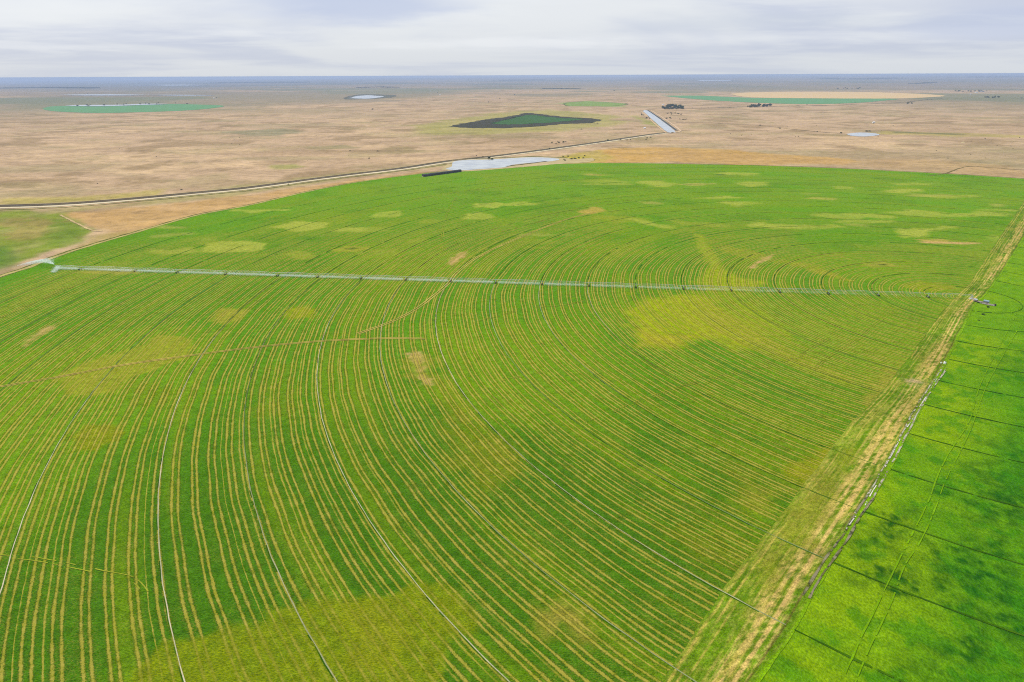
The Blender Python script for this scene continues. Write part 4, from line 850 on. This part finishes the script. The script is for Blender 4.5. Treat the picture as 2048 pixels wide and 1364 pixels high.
def house(px_, w, d, h, rot, label, cat='house', group=None, roofm=None, name='farm_house'):
    q = g(px_)[0]; r = bpy.data.objects.new(name, None); col.objects.link(r); r.location = (q[0], q[1], float(far_h(q[0], q[1]))); r.rotation_euler = (0, 0, rot)
    tag(r, label, cat, group)
    V, Fc = boxes([(-w / 2, w / 2, -d / 2, d / 2, 0, h)])
    rh = d * .28; k = len(V); V += [(-w / 2, -d / 2, h), (-w / 2, d / 2, h), (-w / 2, 0, h + rh), (w / 2, -d / 2, h), (w / 2, d / 2, h), (w / 2, 0, h + rh)]
    me = bpy.data.meshes.new('wall'); me.from_pydata([tuple(v) for v in V], [], [tuple(f) for f in Fc] + [(k, k + 2, k + 1), (k + 3, k + 4, k + 5)]); me.materials.append(M_WALLW); link('wall', me, r)
    e = .5; me = bpy.data.meshes.new('roof')
    zz = h - e * rh / (d / 2)
    me.from_pydata([(-w/2-e, -d/2-e, zz), (w/2+e, -d/2-e, zz), (w/2+e, 0, h+rh+.06), (-w/2-e, 0, h+rh+.06), (-w/2-e, d/2+e, zz), (w/2+e, d/2+e, zz),
                    (-w/2-e, -d/2-e, zz-.15), (w/2+e, -d/2-e, zz-.15), (w/2+e, d/2+e, zz-.15), (-w/2-e, d/2+e, zz-.15)], [], [(0,1,2,3), (3,2,5,4), (0,6,7,1), (4,5,8,9)])
    me.materials.append(roofm or M_ROOFG); link('roof', me, r)
    V, Fc = boxes([(-w * .08, w * .08, -d / 2 - .04, -d / 2 - .005, 0, h * .7)]); link('door', mesh_np('door', V, Fc, M_DOOR), r)
    ws = []
    for s_ in (-.3, .3): ws.append((w * s_ - w * .06, w * s_ + w * .06, -d / 2 - .04, -d / 2 - .005, h * .4, h * .75))
    for b_ in ws: V, Fc = boxes([b_]); link('window', mesh_np('window', V, Fc, M_DOOR), r)
    return r
house((1289,257), 9, 8, 3.6, .2, 'tiny white hut on tan grass left of the canal bend', roofm=M_ROOFW)
house((1326,210), 14, 10, 5, .2, 'small white house at the left end of the dense grove', roofm=M_ROOFW)
house((1747,246), 12, 9, 4.5, .1, 'small white house alone on the tan plain above the small right pond', roofm=M_ROOFW)
house((880,190), 14, 10, 5.5, 0, 'tiny white hut on the far plain left of centre', roofm=M_ROOFW)
house((428,197), 14, 12, 5, 0, 'white speck of a hut on the far left plain', roofm=M_ROOFW)
house((1952,186), 55, 22, 8, .6, 'largest white roofed barn of the far farm', 'barn', roofm=M_ROOFW, name='barn')
house((1963,183.5), 60, 20, 8, .1, 'grey roofed barn behind the white one on the far farm', 'barn', name='barn')
house((1941,189), 40, 16, 7, .9, 'pale barn standing lowest and leftmost on the far farm', 'barn', roofm=M_ROOFW, name='barn')
# spoil heap
M_SAND = grass_mat('spoil', False, alb4((224, 206, 160)), .6)
def heap(px_, w, h, label, mat):
    q = g(px_)[0]; n = 14; V = []
    for i in range(n):
        for j in range(n):
            x = (i / (n - 1) - .5) * 2; y = (j / (n - 1) - .5) * 2; rr_ = math.hypot(x, y)
            V.append((q[0] + x * w, q[1] + y * w * .6, max(0, 1 - rr_) * h * (1 + .3 * math.sin(7 * x + 3 * y)) - .05))
    tag(link('spoil_heap', mesh_np('spoil_heap', V, grid_faces(n, n), mat, True)), label, 'heap')
heap((1926,285), 8, 3.0, 'pale spoil heap on the tan plain at the right', M_SAND)

# ------------------------------------------------------------------ long dark bale stack at the pond
a_, b_ = g((846, 353.5))[0], g((921, 343.5))[0]
ln_ = np.linalg.norm(b_ - a_); ang = math.atan2(*(b_ - a_)[::-1]); 
ST = bpy.data.objects.new('bale_stack', None); col.objects.link(ST); ST.location = ((a_ + b_)[0] / 2, (a_ + b_)[1] / 2, 0); ST.rotation_euler = (0, 0, ang)
tag(ST, 'long dark tarp covered bale stack between the striped crop and the grey pond', 'bale stack')
hh, ww = 6.0, 9.0
prof = [(-ww/2, 0), (-ww/2, hh*.8), (-ww*.32, hh*.97), (0, hh*1.05), (ww*.32, hh*.97), (ww/2, hh*.8), (ww/2, 0)]
n = int(ln_ / 2.2); V = []
for i in range(n + 1):
    sag = .25 * math.sin(i * 1.9) + .15 * math.sin(i * .7)
    for (y, z) in prof: V.append((-ln_ / 2 + ln_ * i / n, y, z + (sag if z > 0 else 0)))
me = bpy.data.meshes.new('tarp'); F_ = [tuple(f) for f in grid_faces(n + 1, 7)] + [tuple(range(7)), tuple(range(n * 7, n * 7 + 7))[::-1]]
me.from_pydata(V, [], F_); me.materials.append(simple('dark_tarp', (0.045, 0.046, 0.055), .3, .12, .6)); link('tarp', me, ST)
V, Fc = boxes([(-ln_ / 2 - 2.4 , -ln_ / 2 - .1, -2.2 + k * 2.3, -.1 + k * 2.3, 0, 1.8) for k in range(2)]); link('end_bale', mesh_np('end_bale', V, Fc, simple('bale_straw', (0.42, 0.38, 0.28), .2, 1.0)), ST)
for k in range(6):
    x = -ln_ / 2 + ln_ * (k + .5) / 6; V, Fc = boxes([(x - .12, x + .12, -ww / 2 - .1, -ww / 2 - .02, .3, hh * .8)]); link('tie_strap', mesh_np('tie_strap', V, Fc, simple('strap', (0.2, 0.2, 0.2), .1)), ST)

# ------------------------------------------------------------------ the centre pivot machine
M_GALV = simple('galvanised_steel', (0.62, 0.64, 0.64), .12, .6, .45, .35, .5); M_TYRE = simple('tyre_rubber', (0.018, 0.018, 0.018), .2, 2.0, .8)
M_RIM = simple('rim_steel', (0.5, 0.5, 0.48), .15, 2.0, .5, .4); M_HOSE = simple('drop_hose', (0.10, 0.11, 0.11), .1); M_BOX = simple('control_box', (0.30, 0.40, 0.48), .08)
MACH = bpy.data.objects.new('pivot_irrigator', None); col.objects.link(MACH); MACH.location = (PIV[0], PIV[1], 0.25); MACH.rotation_euler = (0, 0, ARM_ANG)
tag(MACH, 'very long galvanised centre pivot irrigation arm on wheeled towers across the green crop', 'irrigation machine')
HP = 4.7
def span_parts(x0, x1, nm='span'):
    L0 = x1 - x0; n = 12; pts = [np.array([x0 + L0 * i / n, 0, HP + 0.9 * math.sin(math.pi * i / n)]) for i in range(n + 1)]
    pr = [rod(pts[i], pts[i + 1], .13, 6) for i in range(n)]
    V, Fc = join(pr); sp_ = link(nm, mesh_np('span', V, Fc, M_GALV), MACH)
    tr_ = []
    k = 6; base = []
    for i in range(1, k):
        x = x0 + L0 * i / k; zt = HP + .9 * math.sin(math.pi * i / k); zb = zt - 1.5
        for sy in (-1, 1): tr_.append(rod((x, 0, zt), (x, .85 * sy, zb), .04, 4))
        tr_.append(rod((x, -.85, zb), (x, .85, zb), .035, 4)); base.append((x, zb))
    for sy in (-1, 1):
        q = [(x0, HP - .2)] + base + [(x1, HP - .2)]
        for i in range(len(q) - 1):
            y0 = 0 if i == 0 else .85 * sy; y1 = 0 if i == len(q) - 2 else .85 * sy
            tr_.append(rod((q[i][0], y0, q[i][1]), (q[i + 1][0], y1, q[i + 1][1]), .035, 4))
        for i in range(len(base) - 1):
            tr_.append(rod((base[i][0], .85 * sy, base[i][1]), (base[i + 1][0], 0, base[i + 1][1] + 1.5), .03, 4))
    V, Fc = join(tr_); link('truss', mesh_np('truss', V, Fc, M_GALV), sp_)
    dh = []
    for i in range(1, int(L0 / 3)):
        x = x0 + i * 3.0; zt = HP + .9 * math.sin(math.pi * (x - x0) / L0)
        dh.append(rod((x, .0, zt), (x, .35, zt + .15), .03, 4)); dh.append(rod((x, .35, zt + .15), (x, .35, 2.0), .03, 4)); dh.append(rod((x, .35, 2.0), (x, .35, 1.8), .09, 5))
    V, Fc = join(dh); link('drop_hoses', mesh_np('drop_hoses', V, Fc, M_HOSE), sp_)
def tyre_mesh():
    V = []; n = 20; prof = [(.36, -.14), (.62, -.19), (.80, -.17), (.84, 0), (.80, .17), (.62, .19), (.36, .14)]
    for i in range(n):
        t = 2 * math.pi * i / n; lug = .03 if i % 2 else 0
        for r_, y in prof: rr_ = r_ + (lug if r_ > .75 else 0); V.append((y, rr_ * math.cos(t), rr_ * math.sin(t)))
    Fc = [(i * 7 + k, ((i + 1) % n) * 7 + k, ((i + 1) % n) * 7 + (k + 1) % 7, i * 7 + (k + 1) % 7) for i in range(n) for k in range(7)]
    return mesh_np('wheel', V, Fc, M_TYRE)
WHEEL = tyre_mesh(); WHEEL.materials.append(M_RIM)
_v = rod((-.1, 0, 0), (.1, 0, 0), .37, 12); 
def rim_mesh():
    V, Fc = rod((-.1, 0, 0), (.1, 0, 0), .37, 12); me = bpy.data.meshes.new('rim'); me.from_pydata([tuple(v) for v in V], [], [tuple(f) for f in Fc] + [tuple(range(12))[::-1], tuple(range(12, 24))]); me.materials.append(M_RIM); return me
RIM = rim_mesh()
def tower_mesh():
    L_ = []
    for sy in (-1, 1):
        L_ += [rod((-.35, .15 * sy, HP - .1), (-.1, 2.1 * sy, .95), .07), rod((.35, .15 * sy, HP - .1), (.1, 2.1 * sy, .95), .07), rod((-.25, 1.0 * sy, 2.9), (.25, 1.0 * sy, 2.9), .05)]
    L_ += [rod((0, -2.1, .95), (0, 2.1, .95), .11), rod((-.2, -1.1, 2.75), (-.2, 1.1, 2.75), .05), rod((.2, -1.1, 2.75), (.2, 1.1, 2.75), .05), rod((0, 0, HP - .1), (0, 0, HP + .45), .12)]
    V, Fc = join(L_); V2, F2 = boxes([(-.3, .3, -.25, .25, .75, 1.2)]); V3, F3 = boxes([(-.2, .2, -.2, .2, HP + .2, HP + .75)])
    V, Fc = join([(V, Fc), (np.array(V2), np.array(F2)), (np.array(V3), np.array(F3))])
    return mesh_np('tower', V, Fc, M_GALV)
TM = tower_mesh()
prev = 0.0
for i, r_ in enumerate(TR):
    span_parts(prev, r_); prev = r_
    t = link('tower', TM, MACH, (r_, 0, 0))
    for sy in (-1, 1):
        w_ = link('wheel', WHEEL, t, (0, 2.1 * sy, 1.0)); w_.scale = (1.2, 1.2, 1.2)
        w_.rotation_euler = (0, 0, math.radians(90))
span_parts(prev, prev + 36, 'overhang')
END = prev + 36
V, Fc = join([rod((END, 0, HP), (END, 0, HP + 1.1), .12), rod((END - .2, 0, HP + 1.1), (END + 1.8, .2, HP + 1.8), .11), rod((END, 0, HP + .9), (END - .8, .6, HP + .9), .08)])
link('end_gun', mesh_np('end_gun', V, Fc, M_GALV), MACH)
L_ = []
for sx in (-1, 1):
    for sy in (-1, 1): L_.append(rod((1.6 * sx, 1.6 * sy, 0), (.35 * sx, .35 * sy, HP - .2), .09))
for z in (1.4, 2.9):
    q = 1.6 - (1.25) * z / (HP - .2)
    for a in range(4):
        c_ = [(-q, -q), (q, -q), (q, q), (-q, q)]; L_.append(rod((*c_[a], z), (*c_[(a + 1) % 4], z), .05))
L_.append(rod((0, 0, 0), (0, 0, HP + .4), .17)); V, Fc = join(L_); V2, F2 = boxes([(-2.4, 2.4, -2.4, 2.4, -.25, .15)]); 
link('pivot_tower', mesh_np('pivot_tower', V, Fc, M_GALV), MACH); link('concrete_pad', mesh_np('concrete_pad', V2, F2, simple('concrete', (0.42, 0.40, 0.36), .12)), MACH)
V, Fc = boxes([(-.5, .5, -1.9, -1.6, 1.0, 2.4)]); link('control_box', mesh_np('control_box', V, Fc, M_BOX), MACH)

# ------------------------------------------------------------------ spray under the arm
mt, t, b = newmat('water_droplets'); b.inputs['Base Color'].default_value = (0.86, 0.92, 0.90, 1); b.inputs['Roughness'].default_value = .4
tl_ = t.nodes.new('ShaderNodeBsdfTranslucent'); tl_.inputs['Color'].default_value = (0.86, 0.93, 0.90, 1)
ms = t.nodes.new('ShaderNodeMixShader'); ms.inputs[0].default_value = .5; t.links.new(b.outputs[0], ms.inputs[1]); t.links.new(tl_.outputs[0], ms.inputs[2])
tp = t.nodes.new('ShaderNodeBsdfTransparent'); ms2 = t.nodes.new('ShaderNodeMixShader'); ms2.inputs[0].default_value = .45; t.links.new(ms.outputs[0], ms2.inputs[1]); t.links.new(tp.outputs[0], ms2.inputs[2])
out = [n for n in t.nodes if n.type == 'OUTPUT_MATERIAL'][0]; t.links.new(ms2.outputs[0], out.inputs['Surface'])
M_DROP = mt
def drops(C, size, seed):
    rs = np.random.RandomState(seed); n = len(C); a = rs.normal(size=(n, 3)); a /= np.linalg.norm(a, axis=1)[:, None]; b_ = np.cross(a, rs.normal(size=(n, 3))); b_ /= np.linalg.norm(b_, axis=1)[:, None]
    s = (size * rs.uniform(.6, 1.3, n))[:, None]
    V = np.stack([C + a * s, C - a * s * .5 + b_ * s * .8, C - a * s * .5 - b_ * s * .8], 1).reshape(-1, 3)
    return V, np.arange(3 * n).reshape(-1, 3)
rs = np.random.RandomState(5); ND = 110000
x = rs.uniform(20, END, ND); x = np.round(x / 3.0) * 3.0 + rs.normal(size=ND) * 1.1
tw_ = np.min(np.abs(x[:, None] - np.array(TR)[None]), 1)
dens = np.clip((x - 60) / 560, 0.06, 1.0) * sm(tw_, 1.0, 4.5) * (0.55 + 0.75 * fbm(x, x * 0, 24, 3, 3)); keep = rs.rand(ND) < dens * .9; x = x[keep]; n_ = len(x)
z = 2.1 - 1.9 * rs.rand(n_) ** 1.3 + rs.rand(n_) * .9; y = rs.normal(size=n_) * 2.4 * (1.2 - z / 4) + .3
Cp = np.column_stack([x, y, z]); ca, sa = math.cos(ARM_ANG), math.sin(ARM_ANG)
Cw = np.column_stack([PIV[0] + Cp[:, 0] * ca - Cp[:, 1] * sa, PIV[1] + Cp[:, 0] * sa + Cp[:, 1] * ca, Cp[:, 2] + .25])
V, Fc = drops(Cw, .27, 6)
tag(link('spray', mesh_np('spray', V, Fc, M_DROP)), 'white water spray falling beneath the whole irrigation arm', 'spray', kind='stuff')
# end gun plume: arcs out past the end of the arm and drifts back
n_ = 9000; u = rs.rand(n_) ** .8; ph = rs.normal(size=n_) * .17 - .42
R_ = 66 * u; xx = END + R_ * np.cos(ph); yy_ = -R_ * np.sin(ph) * -1.0; zz = HP + 1.8 + 11 * u * (1 - u) * 1.0 - (HP + 1.6) * u ** 2 - rs.rand(n_) ** 2 * (6 * u) ; zz = np.maximum(zz, .1)
Cw = np.column_stack([PIV[0] + xx * ca - yy_ * sa, PIV[1] + xx * sa + yy_ * ca, zz + .25]); V, Fc = drops(Cw, .30, 8)
tag(link('spray', mesh_np('spray', V, Fc, M_DROP)), 'white fan of water thrown off the outer end of the arm', 'spray', kind='stuff')
n_ = 1800; u = rs.rand(n_); xx = END - 6 + rs.normal(size=n_) * 2.5 - u * 4; yy_ = u * 16 + rs.normal(size=n_) * .8; zz = 4 * (1 - u) ** 1.2 + rs.rand(n_) * 1.2
Cw = np.column_stack([PIV[0] + xx * ca - yy_ * sa, PIV[1] + xx * sa + yy_ * ca, zz + .25]); V, Fc = drops(Cw, .30, 9)
tag(link('spray', mesh_np('spray', V, Fc, M_DROP)), 'short bright splash just before the end of the arm', 'spray', kind='stuff')

# ------------------------------------------------------------------ pump yard at the pivot
M_TIMB = simple('old_timber', (0.20, 0.16, 0.12), .3, 1.0); M_PIPE = simple('pale_pipe', (0.50, 0.48, 0.43), .15, .6); M_TANKB = simple('blue_grey_paint', (0.26, 0.36, 0.42), .12, .6); M_CONC = simple('concrete_slab', (0.46, 0.42, 0.36), .15, .5)
p0 = g((1946, 603))[0]; p1 = g((1988, 612))[0]; dv = p1 - p0; yl = float(np.linalg.norm(dv)); ya = math.atan2(dv[1], dv[0])
def at_yard(o, u, v=0.0, z=0.25): o.location = (p0[0] + math.cos(ya) * u - math.sin(ya) * v, p0[1] + math.sin(ya) * u + math.cos(ya) * v, z); o.rotation_euler = (0, 0, ya)
# slab trailer: deck, side boards, wheels
TRL = bpy.data.objects.new('flatbed_trailer', None); col.objects.link(TRL); at_yard(TRL, yl * .38); tag(TRL, 'long flat timber deck trailer lying beside the pivot point', 'trailer')
V, Fc = boxes([(-6.5, 6.5, -1.5, 1.5, 1.1, 1.3)]); link('deck', mesh_np('deck', V, Fc, M_CONC), TRL)
V, Fc = boxes([(-6.5, 6.5, -1.62, -1.52, .95, 1.7)]); link('side_board', mesh_np('side_board', V, Fc, M_TIMB), TRL)
V, Fc = boxes([(-6.5, 6.5, 1.52, 1.62, .95, 1.7)]); link('side_board', mesh_np('side_board', V, Fc, M_TIMB), TRL)
for wx in (-4.2, -2.9, 4.0):
    for sy in (-1, 1):
        w_ = link('wheel', WHEEL, TRL, (wx, 1.25 * sy, .5)); w_.scale = (.6, .6, .6); w_.rotation_euler = (0, 0, math.radians(90))
V, Fc = join([rod((6.5, -.6, 1.1), (8.4, 0, .7), .08), rod((6.5, .6, 1.1), (8.4, 0, .7), .08)]); link('drawbar', mesh_np('drawbar', V, Fc, M_TIMB), TRL)
# blue tank on stand
TK = bpy.data.objects.new('fuel_tank', None); col.objects.link(TK); at_yard(TK, yl * .58, 2.6); tag(TK, 'blue grey tank on a steel stand behind the flat trailer', 'tank')
V, Fc = rod((-2.6, 0, 2.6), (2.6, 0, 2.6), 1.15, 18); me = bpy.data.meshes.new('tank'); me.from_pydata([tuple(v) for v in V], [], [tuple(f) for f in Fc] + [tuple(range(18))[::-1], tuple(range(18, 36))]); me.materials.append(M_TANKB); link('tank', me, TK)
V, Fc = join([rod((x_, y_, 0), (x_ * .95, y_ * .7, 1.9), .09) for x_ in (-2, 2) for y_ in (-1, 1)] + [rod((-2, y_, .9), (2, y_, .9), .06) for y_ in (-1, 1)]); link('stand', mesh_np('stand', V, Fc, M_GALV), TK)
V, Fc = rod((0, 0, 3.6), (0, 0, 4.0), .3, 10); link('filler_cap', mesh_np('filler_cap', V, Fc, M_GALV), TK)
# pump hut
PH = bpy.data.objects.new('pump_hut', None); col.objects.link(PH); at_yard(PH, 1.5, 1.5); tag(PH, 'small grey pump hut at the very centre of the circles', 'hut')
V, Fc = boxes([(-1.5, 1.5, -1.2, 1.2, 0, 2.3)]); link('wall', mesh_np('wall', V, Fc, simple('grey_wall', (0.30, 0.28, 0.28), .12)), PH)
me = bpy.data.meshes.new('roof'); me.from_pydata([(-1.8,-1.5,2.33),(1.8,-1.5,2.33),(1.8,1.5,2.9),(-1.8,1.5,2.9),(-1.8,-1.5,2.25),(1.8,-1.5,2.25),(1.8,1.5,2.82),(-1.8,1.5,2.82)], [], [(0,1,2,3),(4,7,6,5),(0,4,5,1),(1,5,6,2),(2,6,7,3),(3,7,4,0)]); me.materials.append(M_ROOFG); link('roof', me, PH)
V, Fc = boxes([(-.45, .45, -1.26, -1.21, 0, 1.9)]); link('door', mesh_np('door', V, Fc, M_DOOR), PH)
# pipe pile
PP = bpy.data.objects.new('pipe_stack', None); col.objects.link(PP); at_yard(PP, yl * .72, -.6); tag(PP, 'low stack of pale and dark irrigation pipes at the right end of the yard', 'pipe stack')
k = 0
for row, nn in enumerate((5, 4, 3)):
    for j in range(nn):
        V, Fc = rod((-6, (j - nn / 2) * .55, .3 + row * .45), (6 + .4 * (j % 2), (j - nn / 2) * .55, .3 + row * .45), .25, 10); link('pipe', mesh_np('pipe', V, Fc, M_PIPE if (j + row) % 2 else M_TIMB), PP); k += 1
# engine block with dark stack at the far right end
EN = bpy.data.objects.new('diesel_engine', None); col.objects.link(EN); at_yard(EN, yl * 1.0, 1.4); tag(EN, 'dark small engine unit at the right tip of the pump yard', 'engine')
V, Fc = boxes([(-1.3, 1.3, -.7, .7, .3, 1.7), (-1.5, 1.5, -.8, .8, .05, .3)]); link('engine_housing', mesh_np('engine_housing', V, Fc, simple('sooty_black', (0.03, 0.03, 0.03), .2)), EN)
V, Fc = rod((.6, 0, 1.7), (.6, 0, 2.6), .1, 8); link('exhaust', mesh_np('exhaust', V, Fc, M_TIMB), EN)
V, Fc = rod((-1.32, 0, .95), (-1.42, 0, .95), .5, 14); link('radiator_fan', mesh_np('radiator_fan', V, Fc, M_GALV), EN)
# timber posts with rail in front
for q_, (u0, u1, v0, lb) in enumerate([(yl * .35, yl * .95, -3.6, 'low timber rail fence in front of the pump yard')]):
    FN = bpy.data.objects.new('rail_fence', None); col.objects.link(FN); at_yard(FN, u0, v0); tag(FN, lb, 'fence')
    n = 7
    for i in range(n): V, Fc = boxes([((u1 - u0) * i / (n - 1) - .1, (u1 - u0) * i / (n - 1) + .1, -.1, .1, 0, 1.4)]); link('post', mesh_np('post', V, Fc, M_TIMB), FN)
    for z_ in (.7, 1.2): V, Fc = rod((0, -.16, z_), (u1 - u0, -.16, z_), .07); link('rail', mesh_np('rail', V, Fc, M_PIPE), FN)
# white tank and marker by the strip
def water_tank(px_, s, label):
    q = g(px_)[0]; r = bpy.data.objects.new('water_tank', None); col.objects.link(r); r.location = (q[0], q[1], .3); r.scale = (s, s, s); tag(r, label, 'tank')
    V = []; n = 20; pr = [(1.0, 0), (1.02, .1), (1.0, 1.6), (.92, 1.8), (.35, 2.1), (.33, 2.25)]
    for i in range(n):
        for (rr_, z_) in pr: V.append((rr_ * math.cos(2 * math.pi * i / n), rr_ * math.sin(2 * math.pi * i / n), z_))
    m_ = len(pr); Fc = [(i * m_ + k, ((i + 1) % n) * m_ + k, ((i + 1) % n) * m_ + k + 1, i * m_ + k + 1) for i in range(n) for k in range(m_ - 1)]
    link('tank', mesh_np('tank', V, Fc, simple('white_plastic', (0.8, 0.8, 0.78), .05)), r)
    V, Fc = rod((0, 0, 2.2), (0, 0, 2.4), .38, 14); me = bpy.data.meshes.new('lid'); me.from_pydata([tuple(v) for v in V], [], [tuple(f) for f in Fc] + [tuple(range(14, 28))]); me.materials.append(M_HOSE); link('lid', me, r)
    V, Fc = rod((1.0, 0, .25), (1.5, 0, .25), .08, 8); link('outlet_pipe', mesh_np('outlet_pipe', V, Fc, M_HOSE), r)
water_tank((1889, 728), 1.0, 'white plastic tank on the edge of the lush field')
water_tank((1882, 727), .6, 'smaller white tank just left of the other')

# ------------------------------------------------------------------ haze
bm = bmesh.new(); bmesh.ops.create_cube(bm, size=1.0)
for v in bm.verts: v.co = Vector((v.co.x * 170000, v.co.y * 170000, -260 + (v.co.z + .5) * (260 + 236.5)))
me = bpy.data.meshes.new('haze'); bm.to_mesh(me); bm.free()
mt = bpy.data.materials.new('haze'); mt.use_nodes = True; t = mt.node_tree; t.nodes.clear()
pv = t.nodes.new('ShaderNodeVolumePrincipled'); pv.inputs['Color'].default_value = (0.46, 0.59, 0.87, 1); pv.inputs['Density'].default_value = 4.3e-5; pv.inputs['Anisotropy'].default_value = 0.1
o = t.nodes.new('ShaderNodeOutputMaterial'); t.links.new(pv.outputs[0], o.inputs['Volume']); me.materials.append(mt)
tag(link('haze', me), 'blue haze over the far plain', 'haze', kind='stuff')
print('objects', len(bpy.data.objects))
